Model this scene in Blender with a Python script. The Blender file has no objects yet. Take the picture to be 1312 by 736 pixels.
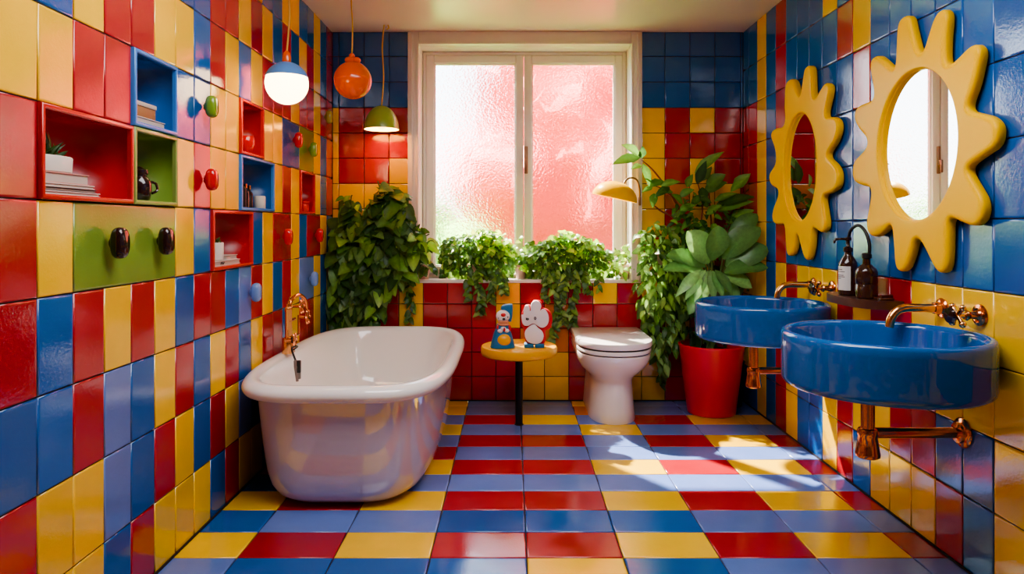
import bpy, bmesh, math, random
from mathutils import Vector, Matrix, noise as mnoise
R = random.Random(7)
PI = math.pi
C = bpy.context.scene.collection
F = 900.0                      # focal length in pixels of the 1312 px frame
CX, HY = 656.0, 289.0          # vanishing point
S = 4.2 / F                    # metres per pixel at the back wall
D = 4.2
H = 225 * S                    # eye height
ZC = H + 248 * S               # ceiling
XL, XR = -230 * S, 296 * S     # side walls
YF = -1.5                      # room starts behind the camera

def at(px, py, Y): return Vector(((px - CX) * Y / F, Y, H - (py - HY) * Y / F))
def lw(px): return -XL * F / (CX - px)          # depth of a column on the left wall
def rw(px, X=XR): return X * F / (px - CX)      # depth of a column on the right wall
def zb(v): return H + v * S                     # height of a row given at the back wall

def lin(c):
    return tuple(((x / 12.92) if x <= 0.04045 else ((x + 0.055) / 1.055) ** 2.4) for x in c)
def rgb(r, g, b): return lin((r / 255, g / 255, b / 255))

# ------------------------------------------------------------------ materials
def nodes(name):
    m = bpy.data.materials.new(name); m.use_nodes = True
    nt = m.node_tree
    return m, nt, nt.nodes['Principled BSDF'], nt.nodes['Material Output']

def mat(name, col, rough=0.4, metal=0.0, var=0.06, bump=0.0, bscale=40, coat=0.0, ior=1.5, emit=None, estr=0, rvar=0.0, sss=0, scale=6):
    m, nt, p, out = nodes(name)
    L = nt.links
    tc = nt.nodes.new('ShaderNodeTexCoord')
    nz = nt.nodes.new('ShaderNodeTexNoise'); nz.inputs['Scale'].default_value = scale; nz.inputs['Detail'].default_value = 4
    L.new(tc.outputs['Object'], nz.inputs['Vector'])
    rp = nt.nodes.new('ShaderNodeMapRange')
    rp.inputs['To Min'].default_value = 1 - var; rp.inputs['To Max'].default_value = 1 + var
    L.new(nz.outputs['Fac'], rp.inputs['Value'])
    mx = nt.nodes.new('ShaderNodeMix'); mx.data_type = 'RGBA'; mx.blend_type = 'MULTIPLY'; mx.inputs[0].default_value = 1
    mx.inputs[6].default_value = (*col, 1)
    L.new(rp.outputs[0], mx.inputs[7]); L.new(mx.outputs[2], p.inputs['Base Color'])
    p.inputs['Roughness'].default_value = rough; p.inputs['Metallic'].default_value = metal
    p.inputs['IOR'].default_value = ior
    p.inputs['Coat Weight'].default_value = coat; p.inputs['Coat Roughness'].default_value = 0.05
    if sss: p.inputs['Subsurface Weight'].default_value = sss; p.inputs['Subsurface Radius'].default_value = (.02, .01, .01)
    if rvar:
        r2 = nt.nodes.new('ShaderNodeMapRange'); r2.inputs['To Min'].default_value = rough - rvar; r2.inputs['To Max'].default_value = rough + rvar
        L.new(nz.outputs['Fac'], r2.inputs['Value']); L.new(r2.outputs[0], p.inputs['Roughness'])
    if bump:
        n2 = nt.nodes.new('ShaderNodeTexNoise'); n2.inputs['Scale'].default_value = bscale; n2.inputs['Detail'].default_value = 3
        L.new(tc.outputs['Object'], n2.inputs['Vector'])
        b = nt.nodes.new('ShaderNodeBump'); b.inputs['Strength'].default_value = bump; b.inputs['Distance'].default_value = 0.01
        L.new(n2.outputs['Fac'], b.inputs['Height']); L.new(b.outputs[0], p.inputs['Normal'])
    if emit:
        p.inputs['Emission Color'].default_value = (*emit, 1); p.inputs['Emission Strength'].default_value = estr
    return m

def tile_mat(name, rough, bump, fine, ior=1.8):
    m, nt, p, out = nodes(name); L = nt.links
    at_ = nt.nodes.new('ShaderNodeAttribute'); at_.attribute_name = 'col'
    tc = nt.nodes.new('ShaderNodeTexCoord')
    nz = nt.nodes.new('ShaderNodeTexNoise'); nz.inputs['Scale'].default_value = 7; nz.inputs['Detail'].default_value = 5
    L.new(tc.outputs['Object'], nz.inputs['Vector'])
    rp = nt.nodes.new('ShaderNodeMapRange'); rp.inputs['To Min'].default_value = .86; rp.inputs['To Max'].default_value = 1.12
    L.new(nz.outputs['Fac'], rp.inputs['Value'])
    mx = nt.nodes.new('ShaderNodeMix'); mx.data_type = 'RGBA'; mx.blend_type = 'MULTIPLY'; mx.inputs[0].default_value = 1
    L.new(at_.outputs['Color'], mx.inputs[6]); L.new(rp.outputs[0], mx.inputs[7]); L.new(mx.outputs[2], p.inputs['Base Color'])
    r2 = nt.nodes.new('ShaderNodeMapRange'); r2.inputs['From Min'].default_value = .35; r2.inputs['From Max'].default_value = .65
    r2.inputs['To Min'].default_value = rough * .6; r2.inputs['To Max'].default_value = rough * 1.5
    L.new(nz.outputs['Fac'], r2.inputs['Value']); L.new(r2.outputs[0], p.inputs['Roughness'])
    p.inputs['IOR'].default_value = ior
    n1 = nt.nodes.new('ShaderNodeTexNoise'); n1.inputs['Scale'].default_value = 9; n1.inputs['Detail'].default_value = 2
    n2 = nt.nodes.new('ShaderNodeTexNoise'); n2.inputs['Scale'].default_value = 130; n2.inputs['Detail'].default_value = 3
    L.new(tc.outputs['Object'], n1.inputs['Vector']); L.new(tc.outputs['Object'], n2.inputs['Vector'])
    b1 = nt.nodes.new('ShaderNodeBump'); b1.inputs['Strength'].default_value = bump; b1.inputs['Distance'].default_value = .01
    b2 = nt.nodes.new('ShaderNodeBump'); b2.inputs['Strength'].default_value = fine; b2.inputs['Distance'].default_value = .001
    L.new(n1.outputs['Fac'], b1.inputs['Height']); L.new(n2.outputs['Fac'], b2.inputs['Height'])
    L.new(b1.outputs[0], b2.inputs['Normal']); L.new(b2.outputs[0], p.inputs['Normal'])
    return m

def leaf_mat(name, rough=.38, trans=.3):
    m, nt, p, out = nodes(name); L = nt.links
    a = nt.nodes.new('ShaderNodeAttribute'); a.attribute_name = 'col'
    tc = nt.nodes.new('ShaderNodeTexCoord')
    nz = nt.nodes.new('ShaderNodeTexNoise'); nz.inputs['Scale'].default_value = 60; nz.inputs['Detail'].default_value = 3
    L.new(tc.outputs['Object'], nz.inputs['Vector'])
    rp = nt.nodes.new('ShaderNodeMapRange'); rp.inputs['To Min'].default_value = .7; rp.inputs['To Max'].default_value = 1.3
    L.new(nz.outputs['Fac'], rp.inputs['Value'])
    mx = nt.nodes.new('ShaderNodeMix'); mx.data_type = 'RGBA'; mx.blend_type = 'MULTIPLY'; mx.inputs[0].default_value = 1
    L.new(a.outputs['Color'], mx.inputs[6]); L.new(rp.outputs[0], mx.inputs[7]); L.new(mx.outputs[2], p.inputs['Base Color'])
    p.inputs['Roughness'].default_value = rough; p.inputs['IOR'].default_value = 1.45
    t = nt.nodes.new('ShaderNodeBsdfTranslucent')
    hs = nt.nodes.new('ShaderNodeHueSaturation'); hs.inputs['Value'].default_value = 2.0; hs.inputs['Hue'].default_value = .48
    L.new(mx.outputs[2], hs.inputs['Color']); L.new(hs.outputs[0], t.inputs['Color'])
    ms = nt.nodes.new('ShaderNodeMixShader'); ms.inputs[0].default_value = trans
    L.new(p.outputs[0], ms.inputs[1]); L.new(t.outputs[0], ms.inputs[2]); L.new(ms.outputs[0], out.inputs['Surface'])
    return m

def pane_mat():
    m, nt, p, out = nodes('frosted_glass'); L = nt.links
    tc = nt.nodes.new('ShaderNodeTexCoord')
    vo = nt.nodes.new('ShaderNodeTexVoronoi'); vo.feature = 'SMOOTH_F1'; vo.inputs['Scale'].default_value = 75
    nz = nt.nodes.new('ShaderNodeTexNoise'); nz.inputs['Scale'].default_value = 95; nz.inputs['Detail'].default_value = 2; nz.inputs['Distortion'].default_value = .5
    L.new(tc.outputs['Object'], nz.inputs['Vector']); L.new(tc.outputs['Object'], vo.inputs['Vector'])
    ad = nt.nodes.new('ShaderNodeMath'); ad.operation = 'ADD'
    L.new(nz.outputs['Fac'], ad.inputs[0]); L.new(vo.outputs['Distance'], ad.inputs[1])
    b = nt.nodes.new('ShaderNodeBump'); b.inputs['Strength'].default_value = PANE_BUMP; b.inputs['Distance'].default_value = .009
    L.new(ad.outputs[0], b.inputs['Height'])
    rf = nt.nodes.new('ShaderNodeBsdfRefraction'); rf.inputs['Roughness'].default_value = .34; rf.inputs['IOR'].default_value = 1.22
    rf.inputs['Color'].default_value = (.95, .95, .95, 1)
    L.new(b.outputs[0], rf.inputs['Normal'])
    gl = nt.nodes.new('ShaderNodeBsdfGlossy'); gl.inputs['Roughness'].default_value = .2
    L.new(b.outputs[0], gl.inputs['Normal'])
    tr = nt.nodes.new('ShaderNodeBsdfTransparent'); tr.inputs['Color'].default_value = (1, .97, .92, 1)
    def mix(f, a, c):
        x = nt.nodes.new('ShaderNodeMixShader'); x.inputs[0].default_value = f
        L.new(a.outputs[0], x.inputs[1]); L.new(c.outputs[0], x.inputs[2]); return x
    a = mix(.06, rf, gl); a = mix(.13, a, tr)
    L.new(a.outputs[0], out.inputs['Surface'])
    return m
PANE_BUMP = .8

TC = {'R': rgb(176, 38, 48), 'B': rgb(14, 92, 168), 'Y': rgb(246, 196, 44), 'L': rgb(104, 130, 196), 'G': rgb(122, 148, 62), 'O': rgb(205, 120, 20)}
M = {}
M['tile'] = tile_mat('glazed_wall_tile', .07, .09, .35)
M['floor_tile'] = tile_mat('glazed_floor_tile', .15, .06, .3, 1.7)
M['grout'] = mat('dark_grout', rgb(38, 26, 26), .8, bump=.2)
M['ceil'] = mat('ceiling_paint', rgb(240, 218, 206), .32, var=.03, bump=.02, bscale=4)
M['plaster'] = mat('pale_plaster', rgb(150, 128, 110), .8, var=.03)
M['trim'] = mat('window_paint', rgb(238, 226, 218), .35, var=.03)
M['pane'] = pane_mat()
M['enamel'] = mat('white_enamel', rgb(216, 204, 214), .05, var=.015, ior=2.1)  # outer tub: its shade is put into the lilac grey base colour
M['rim_enamel'] = mat('bright_white_enamel', rgb(244, 240, 236), .07, var=.01, ior=1.6)  # same enamel lightened to stand for the lit rim and inside
M['ceramic'] = mat('white_ceramic', rgb(238, 230, 228), .10, var=.015, ior=1.6)
M['blue_ceramic'] = mat('blue_ceramic', rgb(0, 94, 168), .07, var=.05, ior=1.65)
M['copper'] = mat('polished_copper', rgb(226, 150, 100), .16, 1.0, var=.06)
M['brass'] = mat('rose_brass', rgb(232, 176, 116), .18, 1.0, var=.06)
M['yellow_lacquer'] = mat('yellow_lacquer', rgb(250, 192, 6), .3, var=.03, ior=1.2)
M['yellow_paint'] = mat('yellow_paint', rgb(242, 176, 40), .33, var=.04)
M['mirror'] = mat('mirror_silver', (.93, .93, .93), .0, 1.0, var=0)
M['black_metal'] = mat('black_metal', rgb(26, 22, 22), .4, .3, var=.1)
M['red_plastic'] = mat('red_plastic', rgb(220, 44, 60), .32, var=.04)
M['soil'] = mat('soil', rgb(40, 28, 20), .95, var=.4, bump=1, bscale=60)
M['leaf'] = leaf_mat('leaf_green')
M['gloss_leaf'] = leaf_mat('glossy_leaf_green', .28, .18)
M['stem'] = mat('plant_stem', rgb(74, 92, 40), .5, var=.2)
M['red_stem'] = mat('reddish_stem', rgb(130, 60, 40), .5, var=.2)
M['pink_pot'] = mat('pale_clay', rgb(214, 178, 164), .6, var=.08)
M['white_pot'] = mat('white_stoneware', rgb(214, 204, 192), .5, var=.05)
M['wood'] = mat('dark_walnut', rgb(84, 46, 30), .35, var=.3, scale=14, coat=.3)
M['amber'] = mat('dark_amber_glass', rgb(58, 32, 22), .12, var=.15, coat=.5)
M['label_paper'] = mat('label_paper', rgb(216, 216, 214), .6, var=.03)
M['ink'] = mat('dark_ink', rgb(60, 60, 62), .6)
M['dark_jar'] = mat('dark_brown_glaze', rgb(44, 22, 22), .12, var=.1, coat=.5)
M['knob_green'] = mat('green_knob_glaze', rgb(124, 156, 50), .18, coat=.5)
M['knob_red'] = mat('red_knob_glaze', rgb(206, 32, 34), .15, coat=.5)
M['knob_blue'] = mat('blue_knob_glaze', rgb(20, 96, 168), .15, coat=.5)
M['knob_lilac'] = mat('pale_blue_knob_glaze', rgb(120, 150, 206), .2, coat=.5)
M['knob_olive'] = mat('olive_knob_glaze', rgb(168, 150, 50), .2, coat=.5)
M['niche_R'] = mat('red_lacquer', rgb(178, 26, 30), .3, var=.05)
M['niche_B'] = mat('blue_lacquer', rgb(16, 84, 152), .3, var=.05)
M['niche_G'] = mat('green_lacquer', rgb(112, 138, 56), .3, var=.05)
M['frame_R'] = mat('red_glazed_frame', rgb(204, 52, 44), .15, var=.05, coat=.3)
M['frame_B'] = mat('blue_glazed_frame', rgb(74, 134, 206), .15, var=.05, coat=.3)
M['frame_G'] = mat('green_glazed_frame', rgb(142, 160, 84), .15, var=.05, coat=.3)
M['orange'] = mat('orange_glaze', rgb(232, 96, 28), .2, var=.05, coat=.4)
M['cord'] = mat('yellow_cord', rgb(214, 168, 74), .6)
M['cap_blue'] = mat('blue_shade', rgb(92, 144, 206), .35)
M['green_shade'] = mat('green_shade', rgb(150, 176, 76), .3, coat=.3)
M['glow'] = mat('opal_glass', rgb(255, 240, 215), .3, emit=rgb(255, 216, 160), estr=6)
M['glow_dim'] = mat('lit_shade_inside', rgb(255, 214, 130), .5, emit=rgb(255, 200, 110), estr=5)
M['glow_yellow'] = mat('lit_yellow_inside', rgb(250, 196, 60), .5, emit=rgb(255, 190, 40), estr=1.2)
M['paper'] = mat('book_paper', rgb(186, 172, 160), .8, var=.06)
M['pink_cover'] = mat('pink_cover', rgb(196, 140, 128), .6)
M['dark_cover'] = mat('dark_cover', rgb(60, 44, 44), .5)
M['tan_cover'] = mat('tan_cover', rgb(150, 104, 66), .6, var=.2)
M['white_cover'] = mat('white_cover', rgb(206, 192, 184), .5)
M['toy_blue'] = mat('toy_blue', rgb(36, 110, 158), .45)
M['toy_white'] = mat('toy_white', rgb(236, 226, 226), .5, var=.03)
M['toy_red'] = mat('toy_red', rgb(206, 44, 48), .45)
M['toy_skin'] = mat('toy_skin', rgb(226, 150, 110), .5)
M['black'] = mat('matt_black', rgb(20, 18, 20), .5)
M['grey'] = mat('warm_grey_plastic', rgb(120, 108, 102), .4)
M['hook'] = mat('window_bronze', rgb(150, 118, 92), .35, .6)
M['pink_render'] = mat('pink_blossom', rgb(216, 62, 58), .9)
M['hedge'] = mat('hedge_leaves', rgb(88, 142, 26), .9, var=.4, bump=1, bscale=20)

# ------------------------------------------------------------------ mesh builder
class MB:
    def __init__(s):
        s.bm = bmesh.new(); s.col = s.bm.loops.layers.float_color.new('col'); s.mi = 0; s.c = (1, 1, 1)
    def v(s, p): return s.bm.verts.new(p)
    def f(s, vs, c=None):
        try: f = s.bm.faces.new(vs)
        except ValueError: return None
        f.smooth = True; f.material_index = s.mi
        c = c or s.c
        for l in f.loops: l[s.col] = (*c, 1)
        return f
    def loft(s, rings, closed=True, cap0=False, cap1=False):
        rs = [[s.v(p) for p in r] for r in rings]
        n = len(rs[0])
        for a, b in zip(rs, rs[1:]):
            for i in range(n if closed else n - 1):
                j = (i + 1) % n
                s.f([a[i], a[j], b[j], b[i]])
        if cap0: s.f(rs[0][::-1])
        if cap1: s.f(rs[-1])
        return s
    def lathe(s, prof, loc=(0, 0, 0), n=40, axis=(0, 0, 1), sx=1, sy=1):
        loc = Vector(loc); q = Vector((0, 0, 1)).rotation_difference(Vector(axis).normalized())
        rings = []
        for r, z in prof:
            r = max(r, 1e-5)
            rings.append([loc + q @ Vector((r * sx * math.cos(2 * PI * i / n), r * sy * math.sin(2 * PI * i / n), z)) for i in range(n)])
        return s.loft(rings)
    def tube(s, pts, r, n=12, smooth=0, cap=True):
        pts = [Vector(p) for p in pts]
        rr = r if isinstance(r, (list, tuple)) else [r] * len(pts)
        if smooth:
            P = [pts[0]] + pts + [pts[-1]]; o = []; ro = []
            for i in range(1, len(P) - 2):
                for k in range(smooth):
                    t = k / smooth
                    o.append(.5 * ((2 * P[i]) + (-P[i - 1] + P[i + 1]) * t + (2 * P[i - 1] - 5 * P[i] + 4 * P[i + 1] - P[i + 2]) * t * t + (-P[i - 1] + 3 * P[i] - 3 * P[i + 1] + P[i + 2]) * t ** 3))
                    ro.append(rr[i - 1] * (1 - t) + rr[min(i, len(rr) - 1)] * t)
            o.append(pts[-1]); ro.append(rr[-1]); pts, rr = o, ro
        up = Vector((.31, .53, .79)).normalized(); rings = []
        d0 = (pts[1] - pts[0]).normalized(); u = d0.cross(up).normalized()
        for i, p in enumerate(pts):
            d = (pts[min(i + 1, len(pts) - 1)] - pts[max(i - 1, 0)]).normalized()
            u = (u - d * u.dot(d)).normalized(); w = d.cross(u)
            rings.append([p + rr[i] * (math.cos(2 * PI * k / n) * u + math.sin(2 * PI * k / n) * w) for k in range(n)])
        return s.loft(rings, True, cap, cap)
    def box(s, a, b, bev=0.0, seg=2):
        a, b = Vector(a), Vector(b)
        cs = [Vector((x, y, z)) for x in (a.x, b.x) for y in (a.y, b.y) for z in (a.z, b.z)]
        vs = [s.v(p) for p in cs]; fs = []
        for q in ((0, 1, 3, 2), (4, 6, 7, 5), (0, 4, 5, 1), (2, 3, 7, 6), (0, 2, 6, 4), (1, 5, 7, 3)):
            fs.append(s.f([vs[i] for i in q]))
        if bev:
            ed = list({e for f in fs for e in f.edges})
            res = bmesh.ops.bevel(s.bm, geom=ed, offset=bev, segments=seg, affect='EDGES', profile=.5)
            for f in res['faces']:
                f.smooth = True; f.material_index = s.mi
                for l in f.loops: l[s.col] = (*s.c, 1)
        return s
    def build(s, name, mats, parent=None, sharp=38, fix=True):
        if fix: bmesh.ops.recalc_face_normals(s.bm, faces=s.bm.faces)
        for e in s.bm.edges:
            if len(e.link_faces) == 2 and e.calc_face_angle(0) > math.radians(sharp): e.smooth = False
        off = parent_loc(parent) if parent else Vector()
        if off.length: bmesh.ops.translate(s.bm, verts=s.bm.verts, vec=-off)
        me = bpy.data.meshes.new(name); s.bm.to_mesh(me); s.bm.free()
        for m in (mats if isinstance(mats, list) else [mats]): me.materials.append(M[m] if isinstance(m, str) else m)
        o = bpy.data.objects.new(name, me); C.objects.link(o)
        if parent: o.parent = parent
        return o

def parent_loc(p):
    v = Vector()
    while p: v += p.location; p = p.parent
    return v
def thing(name, label, cat, loc, group=None):
    o = bpy.data.objects.new(name, None); C.objects.link(o); o.location = loc; o.empty_display_size = .05
    return tag(o, label, cat, group)
def tag(o, label, cat, group=None, kind=None):
    if label: o['label'] = label
    if cat: o['category'] = cat
    if group: o['group'] = group
    if kind: o['kind'] = kind
    return o
def struct(o, label, cat):
    return tag(o, label, cat, None, 'structure')
def dup(root, delta, label, group=None, name=None):
    r = root.copy(); C.objects.link(r); r.location = root.location + Vector(delta); r['label'] = label
    if group: r['group'] = group
    for ch in list(root.children):
        c = ch.copy(); C.objects.link(c); c.parent = r
        for g in list(ch.children):
            d = g.copy(); C.objects.link(d); d.parent = c
    return r

# ------------------------------------------------------------------ tiles
def add_tile(mb, u0, u1, v0, v1, mp, col, gap=.0016, T=.005, b=.003):
    u0 += gap; u1 -= gap; v0 += gap; v1 -= gap
    if u1 - u0 < .008 or v1 - v0 < .008: return
    ta, tb = R.uniform(-.0006, .0006), R.uniform(-.0006, .0006)
    k = 1 + R.uniform(-.10, .08)
    mb.c = tuple(c * k for c in col)
    um, vm = (u0 + u1) / 2, (v0 + v1) / 2
    def ring(ins, d):
        r = []
        for u, v in ((u0 + ins, v0 + ins), (u1 - ins, v0 + ins), (u1 - ins, v1 - ins), (u0 + ins, v1 - ins)):
            dd = d + (ta * (u - um) / (u1 - u0) + tb * (v - vm) / (v1 - v0)) * 2 if d > 0 else d
            r.append(mp(u, v, dd))
        return r
    b = min(b, (u1 - u0) / 6)
    mb.loft([ring(0, -T), ring(0, -b), ring(b * .3, -b * .3), ring(b, 0), ring(b * 2.2, 0.00001)], True, False, True)
    mb.c = (1, 1, 1)

def wall_cells(name, us, vs, grid, mp, tmat, skip=(), label='', cat='wall', gdepth=.0035):
    """us columns, vs rows; grid[(row, col)] = colour letter"""
    mb = MB()
    for ri in range(len(vs) - 1):
        for ci in range(len(us) - 1):
            if (ri, ci) in skip and skip[(ri, ci)] == 'hole': continue
            u0, u1, v0, v1 = us[ci], us[ci + 1], vs[ri], vs[ri + 1]
            mb.mi = 1
            mb.f([mb.v(mp(*q, -gdepth)) for q in ((u0, v0), (u1, v0), (u1, v1), (u0, v1))])
            mb.mi = 0
            if (ri, ci) in skip: continue
            add_tile(mb, u0, u1, v0, v1, mp, TC[grid(ri, ci)])
    return struct(mb.build(name, [tmat, 'grout'], fix=False), label, cat)

mpL = lambda u, v, d: Vector((XL + d, u, v))
mpR = lambda u, v, d: Vector((XR - d, u, v))
mpB = lambda u, v, d: Vector((u, D - d, v))
mpF = lambda u, v, d: Vector((u, v, d))

def rnd(choices, *k): return choices[(hash((11,) + k) >> 3) % len(choices)]
def rr_(choices, a, b): return choices[int(abs(math.sin(a * 12.9898 + b * 78.233) * 43758.5453)) % len(choices)]

# ---- left wall: 19 columns c0..c18 from the corner plus the near ones
CW = .13052
LY = [4.2 - CW * (19 - k) for k in range(-25, 20)]          # index i -> column k = i-25
LY[-1] = D
LZ = [0.0] + [zb(v) for v in (-179.5, -131.5, -83.5, -35.5, 12.5, 60.5, 108.5, 156.5, 204.5)] + [ZC]
# rows bottom to top; strings from column -2 to 18
LROWS = ['YYYBRYYYBRYYBRYBYRBYR', 'RYYLBRYBRYLBRYYBRYBYR', 'BBRLBYRBYRBYRRBYRRYBY', 'RBRYRYBRRBLRYBRYLLYBY',
         'RYGGGGYBRRRBYRRYBRRYB', 'RRRRGGYRYYBBBYRYRRYBR', 'YYRRBBBBYYRRYYBBGGYBR', 'BBYRRYYBRYBYRRRYRRYRR',
         'RBYBRYBBRRYRYBRBYRYBR', 'YBRYBRYBRBYYBBYYBBYBR']
def gL(ri, ci):
    k = ci - 25
    if k < -2: return rr_('RYBYLBR', ri, k)
    return LROWS[ri][k + 2]
niches = [  # name row c0 c1 colour
    (5, -1, 1, 'R'), (6, 2, 3, 'B'), (5, 2, 3, 'G'), (6, 8, 9, 'R'), (5, 8, 10, 'B'), (4, 6, 8, 'R'), (5, 14, 15, 'R')]
drawers = [(6, 5, 5, 'B', 'knob_green', [(.5, .58)]), (5, 5, 5, 'R', 'knob_red', [(.5, .45)]), (4, 0, 3, 'G', 'dark_jar', [(.28, .53), (.76, .53)]),
           (6, 12, 13, 'B', 'knob_red', [(.55, .6)]), (6, 14, 15, 'G', 'knob_green', [(.55, .52)]), (7, 17, 17, 'R', 'knob_olive', [(.5, .5)]),
           (4, 11, 12, 'R', 'knob_red', [(.45, .5)]), (4, 15, 16, 'R', 'knob_red', [(.5, .5)]), (4, 18, 18, 'B', 'knob_blue', [(.45, .5)]),
           (3, 8, 8, 'L', 'knob_lilac', [(.75, .52)]), (3, 14, 15, 'L', 'knob_lilac', [(.6, .48)])]
skip = {}
for r_, a, b, c in niches:
    for k in range(a, b + 1): skip[(r_, k + 25)] = 'hole'
for r_, a, b, *_ in drawers:
    for k in range(a, b + 1): skip[(r_, k + 25)] = 'front'
wall_cells('wall_left', LY, LZ, gL, mpL, 'tile', skip, 'left wall of tall glazed red, yellow and blue tiles with niches and small cupboards')

# ---- right wall
RU = [1.6207e-3 + .1118e-3 * j for j in range(-24, 16)]
RY = [296 * 4.2 * u for u in RU] + [D]       # index i -> boundary j = i-15 ; column i between i and i+1
RZ = [0.0] + [zb(v) for v in (-177, -131.5, -86.5, -41, 4, 52, 100, 150, 198)] + [ZC]
# columns j=-1..15, rows bottom to top
RROWS = ['YBRYYYBRYBBYRBYBB', 'YBBRRYYRYBBYRBYBY', 'YYYRRYYRYBBYRBYYY', 'YYYYRRYRYYYRYBYYY', 'BBBBBBBBBBBBRBYYY', 'BBBBBBBBBBBBBBYRR',
         'BBBBBBBBBBBBBBYRR', 'BBBBBBRBBBBBRBYRR', 'BBBBBBYRBBBBRBYBB', 'BBBBBBBBYBBBRBYBB']
def gR(ri, ci):
    j = ci - 24
    if j < -1: return rr_('YBRYB' if ri < 4 else 'BBBYB', ri, j)
    return RROWS[ri][j + 1]
wall_cells('wall_right', RY, RZ, gR, mpR, 'tile', {}, 'right wall of glazed blue, yellow and red tiles behind the basins')

# ---- back wall in four regions joined in one mesh
WX0, WX1 = (523 - CX) * S, (822 - CX) * S     # casing outer edges
ZS = zb(HY - 358.7)                           # sill
def back_wall():
    mb = MB()
    def region(us, vs, rows):
        for ri in range(len(vs) - 1):
            for ci in range(len(us) - 1):
                u0, u1, v0, v1 = us[ci], us[ci + 1], vs[ri], vs[ri + 1]
                mb.mi = 1; mb.f([mb.v(mpB(*q, -.0035)) for q in ((u0, v0), (u0, v1), (u1, v1), (u1, v0))])
                mb.mi = 0; n0 = len(mb.bm.faces)
                add_tile(mb, u0, u1, v0, v1, mpB, TC[rows[ri][ci]])
    ys = [358.7, 333, 300.5, 268, 235.5, 203, 170.5, 138, 105, 72.4]
    zs = [zb(HY - y) for y in ys] + [ZC]
    region([XL] + [(x - CX) * S for x in (434, 466.5, 498.5, 523)], zs,
           ['YYRY', 'YRYY', 'YYYY', 'YYYY', 'YRRY', 'YRRR', 'YRRR', 'BBBB', 'BBBB', 'BBBB'])
    region([(x - CX) * S for x in (822, 852, 884, 916, 949)] + [XR], zs,
           ['YRYRR', 'RYRRR', 'YRYRR', 'YOYYR', 'YRYRR', 'YRRRR', 'YRYRR', 'BBBBB', 'BBBBB', 'BBBBB'])
    us = [XL] + [(822 - 31.1 * k - CX) * S for k in range(12, -1, -1)] + [(x - CX) * S for x in (852, 884, 916, 949)] + [XR]
    vs = [ZS * k / 5 for k in range(6)]
    #        XL 449 481 512 543 574 605 637 668 698 730 761 792 | 822 852 884 916 949
    region(us, vs, ['RYRRYRRRYYRRYYRYRR', 'RRYRRRRRYYRRYYRYRR', 'RRRYRRRRORORRRYRYR'.replace('ORO', 'OOR'), 'RRRYRRRYRORRRRYRYR', 'RYRYRRRYRRRYRYRYRR'])
    return struct(mb.build('wall_back', ['tile', 'grout'], fix=True), 'back wall of small square red, blue and yellow tiles around the window', 'wall')
back_wall()

# ---- floor
FY = [2.2183 + .186 * k for k in range(-20, 11)] + [D]
FXB = [XL] + [(10 + 65.4 * k) * S for k in range(-3, 5)] + [XR]
# rows near to far, starting with the bottom row of the picture (k=-1)
FROWS = ['LBBBYBLLL', 'YRYRRYRYR', 'BLLBBBLLL', 'YRYRRYRYR', 'BLLLLLLLL', 'RYYRRYRYR', 'LRRLLLLLL', 'YLLRRLRYR', 'LRYLLYLLL', 'YRLRYLRYY', 'LRYLLOLLL', 'RLYLLYLLL']
def gF(ri, ci):
    k = ri - 20 + 1
    if k < 0: return rr_('YRBLYB', ri, ci)
    return FROWS[min(k, 11)][ci]
wall_cells('floor', FXB, FY, gF, mpF, 'floor_tile', {}, 'floor of glazed rectangular tiles in red, yellow and two blues', 'floor', .004)

mb = MB(); mb.box((XL - .3, YF, ZC), (XR + .1, D + .4, ZC + .1)); struct(mb.build('ceiling', 'ceil'), 'plain white satin ceiling', 'ceiling')
# solid backing behind the tiled skins
mb = MB()
mb.box((XL - .02, D + .01, 0), (WX0 + .03, D + .3, ZC)); mb.box((WX1 - .03, D + .01, 0), (XR + .1, D + .3, ZC))
mb.box((WX0 + .03, D + .01, 0), (WX1 - .03, D + .3, ZS - .02))
struct(mb.build('trim_1', 'grout'), 'masonry of the back wall behind its tiles', 'wall')
mb = MB(); mb.box((XL - .3, YF, -.12), (XR + .1, D + .4, -.01)); struct(mb.build('trim_2', 'grout'), 'slab under the floor tiles', 'slab')
mb = MB(); mb.box((XL - .3, YF, 0), (XL - .2, D + .3, ZC)); mb.box((XR + .012, YF, 0), (XR + .1, D + .01, ZC))
struct(mb.build('trim_3', 'grout'), 'masonry behind the side wall tiles', 'wall')
mb = MB(); mb.box((XL - .3, YF - .1, -.01), (XR + .1, YF, ZC)); struct(mb.build('wall_front', 'plaster'), 'plain pale plaster wall behind the viewpoint', 'wall')
# dark joint along the wall bottoms
mb = MB(); mb.box((XL, YF + .01, 0), (XL + .006, D, .006)); mb.box((XR - .006, YF + .01, 0), (XR, D, .006)); mb.box((XL + .006, D - .006, 0), (XR - .006, D, .006))
struct(mb.build('baseboard_joint', 'grout'), 'dark grout line where the walls meet the floor', 'joint')

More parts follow.
